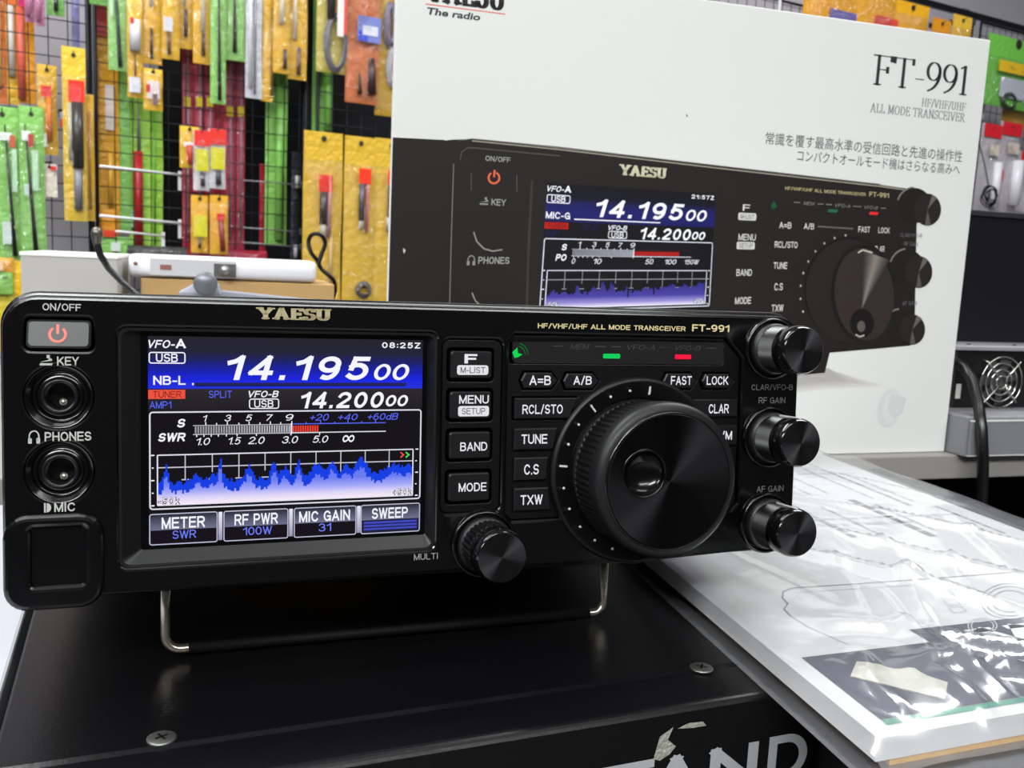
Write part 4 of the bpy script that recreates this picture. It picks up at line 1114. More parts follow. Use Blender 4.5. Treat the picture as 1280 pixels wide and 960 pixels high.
# white module with a grey connector panel and rounded end
x0, x1, z0, z1 = span(160, 322, 397, 351, 258); zc2 = (zb + .2 + z1) / 2; r2 = (z1 - zb - .2) / 2
t = thing('white_module', 'long white electronic module with a grey connector panel, lying on the cardboard carton', 'module', yfr((x0 + x1) / 2, 258, zb + .2)); w = (x1 - x0) / 2
b = MB(); prof = [(-w, 0), (-w, 0)]
sec = lambda x, k: [(x, 26 + 24 * math.copysign(abs(math.cos(a)) ** .45, math.cos(a)) * k, r2 + r2 * k * math.copysign(abs(math.sin(a)) ** .6, math.sin(a))) for a in [2 * math.pi * i / 32 for i in range(32)]]
b.loft([sec(-w, .86), sec(-w + 1, .96), sec(-w + 3, 1), sec(w - 5, 1), sec(w - 2, .93), sec(w - .4, .8), sec(w, .6)], mat('module_white', (236, 236, 242), rough=.35), smooth=True); b.obj('housing', t)
b = MB(); b.box(-w + 15, -w + 76, 1.2, 3, 2.5, 2 * r2 - 2.5, mat('panel_grey', (196, 196, 200), rough=.5)); f_ = b.obj('connector_panel', t)
b = MB(); b.box(-w + 60, -w + 76, .2, 2.6, r2 - 6, r2 + 4, mat('connector_metal', (170, 168, 168), rough=.25, metal=.9))
b.lathe([(4, 2), (4, -4), (3.2, -4.5), (3.2, -9), (.1, -9)], -w + 68, r2 - 1, mat('connector_metal'), 24, cap1=False); b.obj('antenna_connector', f_)
b = MB(); b.box(-w + 22, -w + 30, .9, 1.6, r2 - 2.2, r2 + 1.6, mat('slot_brown', (140, 92, 82), rough=.6)); b.obj('slide_switch', f_)
b = MB(); b.lathe([(1.4, 2.4), (1.4, .7), (.1, .6)], -w + 5, r2 + 2, mat('slot_brown'), 12, cap1=False); b.obj('end_screw', t)
# cable looping at the module's end, down the yellow bag
b = MB(); pts = [bl(u, v, 292) for u, v in ((398, 330), (402, 318), (407, 304), (401, 294), (391, 293), (386, 302), (389, 316), (397, 326), (402, 336), (412, 345), (418, 352), (419, 366), (412, 380))]
cc = [Vector((x, 292 + (i % 3) * 1.5, z)) for i, (x, z) in enumerate(pts)]
sm = []
for i in range(len(cc) - 1):
    p0, p1, p2, p3 = cc[max(i - 1, 0)], cc[i], cc[i + 1], cc[min(i + 2, len(cc) - 1)]
    for k in range(5):
        q = k / 5; sm.append(.5 * ((2 * p1) + (p2 - p0) * q + (2 * p0 - 5 * p1 + 4 * p2 - p3) * q * q + (3 * p1 - p0 - 3 * p2 + p3) * q ** 3))
sm.append(cc[-1]); sm.append(Vector((cc[-1].x, 292, .8)))
b.tube([(p.x - cc[0].x, p.y - 292, p.z) for p in sm], 1.7, BLKM(), 8); o = b.obj('loop_cable'); o.matrix_world = yfr(cc[0].x, 292, 0)
tag(o, 'thin black cable looping up beside the white module end', 'cable')
# grey clamp with a round stud, and its sloping arm
b = None; x_, z_ = bl(255, 356, 205)
t = thing('grey_clamp', 'grey plastic clamp with a round stud behind the radio top', 'clamp', yfr(x_, 205, 0))
gm = mat('clamp_grey', (150, 152, 164), rough=.4)
b = MB(); b.loft([[(-22, 0, .1), (16, 0, .1), (16, 30, .1), (-22, 30, .1)], [(-17, 3, z_ - 6), (12, 3, z_ - 6), (12, 27, z_ - 6), (-17, 27, z_ - 6)], [(-6, 6, z_ + .5), (10, 6, z_ + .5), (10, 24, z_ + .5), (-6, 24, z_ + .5)]], gm); b.obj('clamp_body', t, bevel=1)
b = MB(); b.lathe([(.1, -8), (7, -7.6), (8, -6.5), (8, 4)], 1, z_ + 1, mat('stud_grey', (110, 112, 120), rough=.3, metal=.3), 32, cap1=False); b.obj('round_stud', t)
b = MB(); b.loft([[(10, 4, z_ - 4), (10, 20, z_ - 4), (10, 20, z_ - 8), (10, 4, z_ - 8)], [(112, 4, z_ - 11.5), (112, 20, z_ - 11.5), (112, 20, z_ - 13.5), (112, 4, z_ - 13.5)]], gm); b.obj('sloping_arm', t, bevel=.6)
# gooseneck
Yg = 175; pts = [bl(u, v, Yg) for u, v in ((121, 291), (121, 303), (125, 318), (136, 336), (152, 352), (168, 366), (186, 380))]
t = thing('gooseneck_rod', 'thin black bent rod with a rounded tip rising behind the radio', 'rod', yfr(pts[-1][0], Yg, 0)); xo = pts[-1][0]
P = [Vector((x - xo, 0, z)) for x, z in pts] + [Vector((8, 0, 12)), Vector((10, 0, .5))]
b = MB(); b.tube(P, [3, 2.3, 2.1, 2.0, 2.0, 2.0, 2.0, 2.0, 2.2], mat('rod_black', (20, 20, 22), rough=.2, spec=.7), 14); b.obj('bent_neck', t)
b = MB(); b.lathe([(.1, P[0].z + 4), (1.8, P[0].z + 3.6), (3.2, P[0].z + 2), (3.6, P[0].z - .5), (3.2, P[0].z - 4), (2, P[0].z - 8)], P[0].x, 0, mat('tip_steel', (110, 106, 100), rough=.25, metal=.7), 24, axis='z', cap1=False); b.obj('round_tip', t)
b = MB(); b.lathe([(14, .1), (14, 3), (12, 4), (.1, 4.4)], 10, 0, BLKM(), 32, axis='z', cap1=False); b.obj('foot_plate', t)

# right: grey rack unit, power supply with its fan guard, black cabinet, thick cable
x0, _, _, z1 = span(1186, 521, 1290, 577, -6); zt = max(8, z1)
x0 = max(x0, XO + 1.5)
t = thing('grey_drawer_unit', 'flat grey metal unit under the fan cooled power supply', 'unit', yfr(x0 + 75, -6, 0))
b = MB(); gu = mat('unit_grey', (134, 134, 138), rough=.4, metal=.2)
b.box(-75, 110, 0, 230, .1, zt, gu); b.obj('unit_body', t, bevel=.8)
b = MB(); b.box(-73, 108, -2, 0, 1.5, zt - 3, mat('unit_front', (126, 126, 130), rough=.45)); f_ = b.obj('front_plate', t, bevel=.4)
b = MB(); b.box(-73, 108, -2.5, -.3, zt - 2.9, zt - 2.1, mat('highlight_pale', (208, 208, 206), rough=.3)); b.box(-73, 108, -2.5, -.3, .7, 1.4, mat('highlight_pale')); b.obj('edge_highlight', f_)  # pale strips painted in as the highlights along the unit's edges
Yp = 28; fx0, fz0 = bl(1198, 432, Yp); _, fz1 = bl(1230, 518, Yp); zbp = zt + .2
t = thing('power_supply', 'black fronted power supply with a chrome fan guard at the right edge', 'power supply', yfr(fx0 + 60, Yp, zbp)); hp = fz0 - zbp
b = MB(); b.box(-60, 90, 0, 190, .1, hp - 3, mat('psu_black', (10, 10, 11), rough=.45)); b.obj('psu_body', t, bevel=.6)
b = MB(); b.box(-61.5, 92, -2.5, 192, hp - 3, hp, mat('psu_lid', (170, 168, 174), rough=.35, metal=.3)); b.obj('top_lid', t, bevel=.6)
for i in range(3):
    b = MB(); b.lathe([(1.6, hp), (1.6, hp + .6), (.1, hp + .8)], -44 + 40 * i, 8, mat('screw_dark', (60, 60, 62), rough=.4, metal=.6), 14, axis='z', cap1=False); b.obj('lid_screw', t)
fu, fvx = bl(1247, 477, Yp); fu -= fx0 + 60; fvx -= zbp; R_ = (bl(1273, 477, Yp)[0] - bl(1221, 477, Yp)[0]) / 2 * .98
chrome = mat('chrome_wire', (214, 210, 204), rough=.18, metal=1.0)
b = MB()
for k in range(1, 5):
    r_ = R_ * k / 4; b.tube([(fu + r_ * math.cos(2 * math.pi * i / 40), -3.4, fvx + r_ * math.sin(2 * math.pi * i / 40)) for i in range(40)], .62, chrome, 8, closed=True)
for a in (45, 135, 225, 315):
    c_, s_ = math.cos(math.radians(a)), math.sin(math.radians(a)); b.tube([(fu + c_ * R_ * .2, -4.4, fvx + s_ * R_ * .2), (fu + c_ * R_ * 1.12, -4.2, fvx + s_ * R_ * 1.12), (fu + c_ * R_ * 1.2, -.5, fvx + s_ * R_ * 1.2)], .62, chrome, 8)
b.obj('fan_guard', t)
b = MB(); fanm = mat('fan_grey', (70, 72, 74), rough=.35)
b.lathe([(R_ * .42, .1), (R_ * .42, -1.0), (R_ * .36, -1.6), (.1, -1.8)], fu, fvx, fanm, 32, cap1=False)
for k in range(7):
    a = 2 * math.pi * k / 7; b.loft([[(fu + q * math.cos(a + w0), y, fvx + q * math.sin(a + w0)) for q, w0, y in ((R_ * .4, 0, -1.2), (R_ * .95, .1, -1.3), (R_ * .95, .62, -.2), (R_ * .4, .75, -.2))], [(fu + q * math.cos(a + w0), y + .15, fvx + q * math.sin(a + w0)) for q, w0, y in ((R_ * .4, 0, -1.2), (R_ * .95, .1, -1.3), (R_ * .95, .62, -.2), (R_ * .4, .75, -.2))]], fanm)
b.obj('fan_rotor', t)
b = MB(); qx, qz = bl(1192, 489, Yp); qx -= fx0 + 60; qz -= zbp; b.box(-58, -54, -.4, .2, qz - 5, qz + 5, mat('label_white', (206, 206, 202), rough=.5)); b.obj('rating_label', t)
Ym = 60; _, mz0 = bl(1240, 424, Ym); mx0, mz1 = bl(1190, 268, Ym); zm = zbp + hp
t = thing('black_cabinet', 'plain black equipment cabinet standing on the power supply at the right edge', 'cabinet', yfr(mx0 + 60, Ym, zm + .1))
b = MB(); b.box(-60, 90, 0, 120, 0, mz1 - zm, mat('cabinet_navy', (15, 15, 22), rough=.5, spec=.3, bump=(600, .2, .0005))); b.obj('cabinet_shell', t, bevel=1)
b = MB(); b.box(-61, 91, -1.5, 121, mz1 - zm, mz1 - zm + 4, mat('cabinet_edge', (44, 44, 50), rough=.45)); b.obj('top_edge', t, bevel=.6)
Yc = -13; pc = [(*bl(u, v, y), y) for u, v, y in ((1192, 452, 22), (1203, 458, 20), (1216, 476, 12), (1223, 505, -2), (1227, 535, -12), (1229, 575, -13), (1228, 610, -13), (1226, 640, -13))]
P = [Vector((x - pc[-1][0], y - Yc, z)) for x, z, y in pc]; P.insert(0, Vector((P[0].x - 16, P[0].y + .5, P[0].z + 1))); P.append(Vector((0, -1, -79)))
b = MB(); b.tube(P, 3.6, mat('cable_black', (16, 16, 18), rough=.28, spec=.5), 16); o = b.obj('power_cable', off=(0, 0, -79)); o.matrix_world = yfr(pc[-1][0], Yc, -79)
tag(o, 'thick black power cable hanging down in front of the grey unit', 'cable')
# carton under the shelf, right, with shade put into its dark card colour
b = MB(); b.box(0, 90, 0, 60, .1, 42, mat('shaded_card', (60, 46, 30), rough=.6)); o = b.obj('shaded_carton', bevel=.8); o.matrix_world = yfr(330, 40, -80)
tag(o, 'brown carton coloured dark as if shaded, in the gap under the grey shelf', 'carton')

# ------------------------------------------------------------------ the display rack: wire mesh, posts, hooks and hanging packs
def rkthing(name, label, cat, u, v, y, group=None):
    x, z = rk(u, v, y); p = RKo + RX * x + RN * y; p.z = z
    return thing(name, label, cat, frame(p, RX, RN, (0, 0, 1)), group), (x, y, z)


meshm = mat('mesh_black', (26, 30, 36), rough=.4, metal=.3)


def wire_panel(xa, xb, za, zb, label, pitch=26.2, ph=0.0):
    t = thing('wire_mesh_panel', label, 'mesh panel', RK @ Matrix.Translation((xa * S, 0, za * S)))
    b = MB(); r_ = .85; x = xa + ph
    while x < xb:
        b.tube([(x - xa, 0, 0), (x - xa, 0, zb - za)], r_, meshm, 6); x += pitch
    z = za
    while z < zb:
        b.tube([(0, -2.0, z - za), (xb - xa, -2.0, z - za)], r_, meshm, 6); z += pitch
    b.obj('mesh_wires', t); b = MB()
    for x in (0, xb - xa): b.tube([(x, 0, 0), (x, 0, zb - za)], 3, meshm, 8)
    for z in (0, zb - za): b.tube([(0, 0, z), (xb - xa, 0, z)], 3, meshm, 8)
    b.obj('mesh_frame', t)


xA0 = rk(-60, 100)[0]; xP1 = rk(115.5, 150)[0]; xP2 = rk(391, 60)[0]; xP3 = rk(1224, 20)[0]
zb_, zt_ = -240, 620
for (xp, w_, lab) in ((xP1, 4, 'slim black rack post left of the tall yellow and green packs'), (xP2, 9, 'wide black rack post between the yellow packs and the coil bag'), (xP3, 11, 'black rack post with a chrome clamp behind the carton corner, upper right')):
    t = thing('rack_post', lab, 'post', RK @ Matrix.Translation((xp * S, 30 * S, -CAMZ)))
    b = MB(); b.box(-w_, w_, -w_, w_, 0, 1400 + 16 + (60 if w_ < 11 else 240), mat('post_black', (24, 24, 30), rough=.35, metal=.2)); b.obj('upright_tube', t, bevel=1.5)
    b = MB(); b.lathe([(26, 0), (26, 5), (16, 8), (.1, 8)], 0, 0, mat('post_black'), 24, axis='z', cap1=False); b.obj('base_foot', t)
    if w_ == 11:
        zc3 = rk(1214, 12)[1] + 1016
        b = MB(); b.lathe([(16, zc3 - 30), (19, zc3 - 26), (19, zc3 - 4), (16, zc3)], 0, 0, mat('clamp_chrome', (200, 200, 206), rough=.25, metal=.9), 24, axis='z'); b.box(-44, -14, -12, 4, zc3 - 14, zc3 + 6, mat('clamp_chrome')); b.obj('chrome_clamp', t)
wire_panel(xA0, xP1 - 5, zb_, zt_, 'black wire mesh panel at the far left holding green and yellow packs', ph=rk(60, 40)[0] % 26.2 - xA0 % 26.2 + 0)
wire_panel(xP1 + 5, xP2 - 10, zb_, zt_, 'black wire mesh panel between the two left rack posts')
wire_panel(xP2 + 10, xP3 - 12, zb_, zt_ - 40, 'long black wire mesh panel running behind the printed carton')
xR1 = rk(1330, 60)[0]
wire_panel(xP3 + 12, xR1, -200, rk(1250, 34)[1], 'black wire mesh panel right of the printed carton')
# top rail of the right-hand rack
zr = rk(1200, 18)[1]
t = thing('rack_rail', 'black top rail of the rack above the yellow packs, upper right', 'rail', RK @ Matrix.Translation((rk(1080, 5)[0] * S, -14 * S, (zr) * S)))
b = MB(); b.box(0, xR1 - rk(1080, 5)[0], -6, 6, -7, 7, mat('post_black')); b.obj('rail_tube', t, bevel=1)
b = MB()
for x in (0, xR1 - rk(1080, 5)[0]): b.box(x - 5, x + 5, -7, 8, -9, 9, mat('clamp_chrome', (200, 200, 206), rough=.25, metal=.9))
b.obj('end_caps', t)
# dark felt boards behind the mesh
for (ua, ub, lab) in ((199, 500, 'black backing board behind the crimson packs'),):
    xa, xb = rk(ua, 150, 110)[0], rk(ub, 150, 110)[0]
    b = MB(); b.box(0, xb - xa, 0, 6, 0, 1500, mat('felt_black', (24, 25, 30), rough=.9, bump=(300, .4, .002))); o = b.obj('backing_board'); o.matrix_world = RK @ Matrix.Translation((xa * S, 110 * S, -CAMZ + .001)); tag(o, lab, 'board')

YEL, GRN, LIM, CRM, RED, ORG, SIL = (232, 184, 52), (144, 208, 104), (166, 220, 84), (206, 52, 84), (232, 48, 36), (214, 120, 62), (190, 190, 196)


def plast(c):
    n = 'pack_%02x%02x%02x' % c
    return mat(n, c, rough=.3, spec=.5, bump=(90, .8, .004), coat=.5)


pfilm = filmmat('pack_film', base=.075, edge=.5, rough=.09, bump=(110, 1.0, .014))
_seed = [0]


def hook(u, v, y, short):
    t, (x, y0, z) = rkthing('wire_hook', 'short wire hook holding the ' + short, 'hook', u, v, y)
    b = MB(); L = -y
    b.tube([(0, L - 3, 3), (0, L - 3, 1), (0, 1, 1), (0, -5, 2), (0, -8, 6)], .8, mat('hook_steel', (70, 70, 72), rough=.3, metal=.8), 6); b.box(-6, 6, L - 3.4, L - 2.2, -4, 8, mat('hook_steel')); o = b.obj('prong', t)


def pack(u0, v0, u1, v1, c, y, label, cat='package', items=(), head=.12, hk=True, film=True, bulge=5, dx=0.0, short=None):
    """A hanging pack seen at u0..u1, v0..v1: card or pouch, its contents and a clear film front."""
    _seed[0] += 1; sd = _seed[0]
    um, vm = (u0 + u1) / 2, (v0 + v1) / 2
    t, (X, Y, Z) = rkthing('hanging_pack', label, cat, um, v0, y)
    W = rk(u1, vm, y)[0] - rk(u0, vm, y)[0]; H = Z - rk(um, v1, y)[1]
    b = MB(); nx, nz = 8, max(10, int(H / 9)); P = []; F = []
    hd = H * head
    for j in range(nz + 1):
        for i in range(nx + 1):
            a = i / nx; q = j / nz; z = -q * H
            k = 0 if z > -hd else max(0, math.sin(math.pi * min(1, (-z - hd) / max(1, H - hd)))) ** .5
            yy = -(bulge * .35 * math.sin(math.pi * a) ** .7 * k) + .9 * noise.noise(Vector((a * 3 + sd * 7.1, q * H * .03, sd))) * (k + .1)
            xx = (a - .5) * W * (1 - .02 * math.sin(q * 9 + sd))
            P.append((xx + dx * q, yy, z))
    for j in range(nz):
        for i in range(nx): k = j * (nx + 1) + i; F.append((k, k + nx + 1, k + nx + 2, k + 1))
    b.add(P, F, plast(c), smooth=True)
    b.loft([[(-W / 2, 1.6, 0), (W / 2, 1.6, 0), (W / 2 + dx, 1.6, -H), (-W / 2 + dx, 1.6, -H)], [(-W / 2, 2.2, 0), (W / 2, 2.2, 0), (W / 2 + dx, 2.2, -H), (-W / 2 + dx, 2.2, -H)]], plast(c))
    b.obj('pouch', t)
    if hk:
        b = MB(); b.lathe([(W * .045 + 1.6, -1.4), (W * .045 + .8, -1.7), (W * .03 + .2, -1.4)], 0, -min(hd * .35, 9) - 2, mat('hole_dark', (50, 44, 36), rough=.6), 16, cap1=True); b.obj('hang_hole', t)
    for it in items:
        kd = it[0]; a0, b0, a1, b1 = it[1:5]; ic = it[5]
        xx0 = rk(a0, (b0 + b1) / 2, y)[0] - X; xx1 = rk(a1, (b0 + b1) / 2, y)[0] - X
        zz0 = rk((a0 + a1) / 2, b0, y)[1] - Z; zz1 = rk((a0 + a1) / 2, b1, y)[1] - Z
        b = MB()
        if kd == 'rod':      # tapered whip from (a0, b0) to (a1, b1), radius from it[6] to it[7]
            zz0 = rk(a0, b0, y)[1] - Z; zz1 = rk(a1, b1, y)[1] - Z; r0, r1 = it[6], it[7]
            rm_ = mat('rod_%02x%02x%02x' % ic, ic, rough=.35, spec=.5)
            b.tube([(xx0, -bulge * .5 - 2, zz0), ((xx0 + xx1) / 2, -bulge * .5 - 2.6, (zz0 + zz1) / 2), (xx1, -bulge * .5 - 2, zz1)], [r0, (r0 + r1) / 2, r1], rm_, 10); b.obj('antenna_rod', t)
        elif kd == 'tube':
            r_ = abs(xx1 - xx0) / 2; xm = (xx0 + xx1) / 2; tm = mat('tube_%02x%02x%02x' % ic, ic, rough=.3, spec=.5)
            b.tube([(xm, -bulge * .4 - r_ * .6, zz0), (xm, -bulge * .4 - r_ * .6, zz1)], r_, tm, 14); b.obj('tube_part', t)
        elif kd == 'label' or kd == 'tag':
            y1 = -bulge * .45 - (3.6 if len(it) < 7 else it[6]); b.loft([[(xx0, y1, zz0), (xx1, y1, zz0), (xx1, y1, zz1), (xx0, y1, zz1)], [(xx0, y1 + .4, zz0), (xx1, y1 + .4, zz0), (xx1, y1 + .4, zz1), (xx0, y1 + .4, zz1)]], mat('card_%02x%02x%02x' % ic, ic, rough=.45, spec=.5))
            b.obj('paper_label' if kd == 'label' else 'colour_tag', t)
        elif kd == 'coil':
            xm, zm_ = (xx0 + xx1) / 2, (zz0 + zz1) / 2; ra_, rb_ = abs(xx1 - xx0) / 2, abs(zz1 - zz0) / 2; cm_ = mat('coil_%02x%02x%02x' % ic, ic, rough=.3, spec=.6)
            for k in range(4): b.tube([(xm + (ra_ - k * 1.6) * math.cos(2 * math.pi * i / 28), -bulge * .4 - 2 - k * 1.3 - .8 * math.sin(i * 1.3 + k), zm_ + (rb_ - k * 1.9) * math.sin(2 * math.pi * i / 28)) for i in range(28)], it[6] if len(it) > 6 else 1.3, cm_, 8, closed=True)
            b.obj('coiled_cable', t)
    if film:
        b = MB(); P = []; F = []; nx, nz = 14, max(14, int(H / 4.5))
        for j in range(nz + 1):
            for i in range(nx + 1):
                a = i / nx; q = j / nz; z = -hd - q * (H - hd - 1)
                k = (math.sin(math.pi * a) ** .5) * (math.sin(math.pi * min(.999, max(.001, q))) ** .3)
                d = max([abs(p[3] - p[1]) * .0 for p in items] + [0])
                P.append(((a - .5) * W * .97 + dx * (-z / H), -.8 - (bulge * .5 + 6.5) * k + 3.4 * k * noise.noise(Vector((a * W * .07 + sd * 3.3, q * H * .05, sd * 1.7))) + 1.6 * k * noise.noise(Vector((a * W * .16 + sd, q * H * .13, sd * 2.7))), z))
        for j in range(nz):
            for i in range(nx): k = j * (nx + 1) + i; F.append((k, k + nx + 1, k + nx + 2, k + 1))
        b.add(P, F, pfilm, smooth=True); b.obj('clear_film', t)
    if hk:
        hook((u0 + u1) / 2, v0 + (v1 - v0) * head * .3 + 1, y - 3, short or label.split(',')[0])
    return t


def flat(u0, v0, u1, v1, c, y, label, cat, items=(), **k): return pack(u0, v0, u1, v1, c, y, label, cat, items, bulge=1.5, **k)


DRK = (36, 34, 38); WHI = (236, 236, 238); BRN = (88, 58, 44); GRY = (120, 118, 126)
# --- behind the mesh, far left
pack(-14, -40, 6, 129, ORG, 22, 'orange pack cut by the left picture edge, behind the mesh', items=[('tube', -5, -30, 1, 110, (250, 200, 120))], hk=False, film=False)
pack(5, -40, 20, 130, YEL, 22, 'yellow pack with a clear tube, second from the left picture edge behind the mesh', items=[('tube', 10, 8, 18, 96, (226, 220, 214)), ('label', 6, -30, 19, 6, (244, 120, 40))], hk=False, film=False)
pack(20.5, -40, 41, 129, (244, 160, 40), 22, 'yellow orange pack with a salmon red tube behind the mesh', items=[('tube', 21, 12, 31, 124, (232, 108, 92)), ('label', 22, -30, 40, 10, (214, 40, 110))], hk=False, film=False)
pack(88, -60, 98, 58, (160, 160, 216), 22, 'narrow lavender strip pack behind the mesh', hk=False, film=False)
pack(118.5, 6, 147, 292, (232, 172, 46), 20, 'very tall yellow pack with a white label behind the mesh', items=[('label', 131, 107, 142, 163, (226, 214, 206)), ('label', 119, 8, 133, 46, (196, 70, 74)), ('tube', 119, 60, 122, 150, (226, 214, 220)), ('tube', 134, 190, 141, 258, (224, 170, 60))], hk=False, film=False)
pack(146, 84, 162, 288, (138, 200, 104), 24, 'narrow green pack behind the mesh, beside the tall yellow one', hk=False, film=False)
pack(160.5, 116, 203, 312, LIM, 30, 'wide lime green pack behind the mesh with a grey whip and red grip', items=[('rod', 172, 122, 173, 192, (112, 116, 122), .9, 3), ('tube', 167, 190, 178, 312, (186, 34, 44)), ('label', 150, 262, 168, 284, (150, 190, 160)), ('tube', 191, 130, 194, 306, (120, 196, 48))], hk=False, film=False)
pack(127, 262, 146, 296, (244, 164, 40), 8, 'small orange yellow pack low on the mesh, above the white module', items=[('label', 129, 288, 144, 296, (230, 60, 30))], hk=False, film=False)
pack(126, 296, 166, 330, GRN, 4, 'lime green pouch low on the mesh, left end of the white module', items=[('label', 138, 303, 150, 314, (210, 226, 214))], hk=False, film=False)
for ua, ub, lab in ((228, 242, 'crimson strip pack nearest the black gap, behind the mesh'), (243, 255, 'crimson strip pack, second of the red row behind the mesh'), (256, 269, 'crimson strip pack, third of the red row behind the mesh'), (281, 294, 'crimson strip pack behind the green pack with the long whip'), (294.5, 307, 'crimson strip pack, last of the red row before the dark gap')):
    pack(ua, 48, ub, 332, CRM, 18, lab, items=[('tube', ua + 5, 64, ua + 8.5, 300, (170, 120, 136)), ('label', ua + 1, 122 + (ua > 280) * 12, ua + 9, 134 + (ua > 280) * 12, (220, 196, 40), 6)], hk=False, film=True)
pack(269, 128, 281, 332, (168, 26, 52), 20, 'crimson strip pack half hidden below the green pack with a long whip', hk=False, film=False)
pack(333, 86, 360, 308, (142, 204, 98), 16, 'green pack seen through the mesh below the twin yellow packs', items=[('tube', 343, 96, 353, 300, (134, 198, 92))], hk=False, film=False)
pack(325, 205, 333, 320, (176, 30, 58), 26, 'thin crimson sliver pack beside the meshed green pack', hk=False, film=False)
pack(393, -30, 418, 168, (142, 204, 100), 16, 'green pack seen through the mesh under the coil bag', items=[('tube', 405, 90, 414, 164, (134, 198, 92))], hk=False, film=False)
pack(365, 190, 376, 330, (44, 46, 56), 20, 'dark grey strip pack left of the big yellow bag', items=[('tube', 368, 220, 374, 236, (190, 190, 196)), ('tube', 366, 306, 372, 322, (196, 196, 200))], hk=False, film=False)
# --- front row, far left
pack(-18, 133, 22.5, 326, GRN, -28, 'green pack with a black whip at the left picture edge', items=[('rod', 8, 156, 17, 320, DRK, .9, 3.2), ('label', 3, 277, 14, 305, (214, 228, 222)), ('label', 15, 186, 21, 240, (190, 226, 190)), ('label', 0, 166, 14, 176, (236, 240, 236)), ('label', 12, 170, 19, 185, (196, 96, 60), 5)], short='green pack at the left picture edge')
pack(23, 133, 54, 318, GRN, -32, 'green pack with a black whip, right of the one at the picture edge', items=[('rod', 33, 156, 43, 315, DRK, .9, 3.4), ('label', 40, 188, 48, 238, (190, 226, 190)), ('label', 27, 164, 38, 176, (236, 240, 236)), ('label', 30, 230, 36, 244, (206, 226, 214)), ('label', 35, 168, 42, 184, (186, 70, 60), 5)], short='green pack next to the picture edge one')
pack(46, 81, 70.5, 193, YEL, -26, 'small yellow orange pack with a red top tag and a barcode', items=[('tag', 51, 108, 64, 122, RED), ('tube', 58, 122, 65, 176, (236, 130, 30)), ('label', 50, 167, 58, 184, (214, 214, 210))], short='small yellow pack with the red top tag')
pack(77, 59, 106, 276, (244, 206, 60), -40, 'yellow hanging pack with a big red tag over a dark grey rod', items=[('tag', 85, 101, 105, 128, (250, 44, 20)), ('tube', 89, 129, 104, 210, (64, 58, 56)), ('tube', 85, 130, 91, 200, (206, 200, 180)), ('tube', 97, 128, 103, 170, (150, 40, 60)), ('tube', 92, 208, 103, 262, (128, 128, 136)), ('label', 90, 190, 96, 207, (214, 214, 208), 8)], head=.16, short='yellow pack with the big red tag')
pack(104.5, 118, 117, 276, (240, 190, 60), -22, 'narrow yellow pack squeezed between the big red tag pack and the post', items=[('tube', 106, 130, 109, 250, (220, 150, 80)), ('tube', 111, 140, 114, 262, (200, 150, 40))], hk=False)
pack(29.5, -50, 42, 27, (214, 132, 174), -28, 'pink hanging tube pack, left one of the pair at the top left', items=[('tube', 31, -30, 39, 20, (226, 140, 182))], short='left pink tube pack')
pack(43, -50, 54.5, 32, (214, 132, 174), -30, 'pink hanging tube pack, right one of the pair at the top left', items=[('tube', 44, -30, 51, 26, (226, 140, 182))], short='right pink tube pack')
pack(57, -50, 80, 19.5, (126, 192, 92), -28, 'green pack end hanging from the top picture edge, beside the pink pair', items=[('tube', 66, -40, 72, 14, DRK)], short='green pack end beside the pink pair')
pack(111, -60, 134, 6, (122, 186, 90), -30, 'green pack end at the top picture edge over the slim post', short='green pack end over the slim post')
flat(52, 205, 71, 246, (236, 226, 214), -26, 'white price card with a small red mark', 'card', items=[('label', 63, 208, 70, 213, RED)], film=False, short='white price card')
flat(74.5, 140, 85.5, 160, (176, 184, 220), -18, 'little card half blue and half red behind the red tag pack', 'card', items=[('label', 75, 149, 85, 159, (232, 84, 66), .8)], film=False, short='little blue and red card')
# --- front row, middle panel
pack(134, -60, 157.5, 88, (158, 218, 122), -30, 'light green pack with a dark whip, above the very tall yellow pack', items=[('rod', 143, -50, 149, 84, (40, 62, 52), 1.2, 3.2), ('label', 136, -20, 141, 20, (206, 238, 196))], short='light green pack above the tall yellow one')
pack(158.5, -10, 178, 122, (244, 192, 44), -34, 'yellow pack holding a white bottle and a white square tag', items=[('tube', 161, 26, 175, 64, (222, 222, 226)), ('label', 161, 24, 166, 31, RED, 12), ('tube', 167, 66, 170, 95, (150, 110, 50)), ('tag', 161, 97, 175, 116, (226, 226, 238))], short='yellow pack with the white bottle')
pack(178, -60, 201.5, 80, (242, 186, 44), -30, 'yellow pack with a brown rod, right of the white bottle pack', items=[('tube', 187, 36, 191, 74, BRN), ('tube', 186, -40, 191, 8, (226, 214, 190))], short='yellow pack right of the white bottle pack')
pack(179.5, 86, 203, 138, (246, 196, 50), -38, 'little yellow blister pack with a white and red picture', items=[('label', 183, 102, 199, 124, (238, 222, 220)), ('label', 182, 106, 187, 116, (214, 60, 60), 4), ('label', 190, 118, 196, 132, (120, 96, 100), 4)], short='little yellow blister pack')
pack(202, -60, 224, 74, (240, 188, 40), -34, 'yellow pack with a small white square sticker', items=[('tag', 204, 22, 215, 40, (224, 222, 232)), ('tube', 208, 40, 213, 68, (120, 84, 50))], short='yellow pack with the white sticker')
pack(222.5, -60, 241, 61, (242, 188, 48), -26, 'yellow pack with a dark brown rod above the first crimson strip', items=[('tube', 229, 12, 234, 46, (92, 66, 56)), ('tube', 228, -50, 232, 8, (226, 212, 180))], short='yellow pack with the dark brown rod')
pack(241.5, -60, 263.5, 80, (242, 186, 44), -32, 'yellow pack with a brown rod left of the green whip pack', items=[('tube', 251, 42, 256, 70, (96, 70, 56)), ('tube', 250, -50, 256, 40, (232, 220, 196))], short='yellow pack left of the green whip pack')
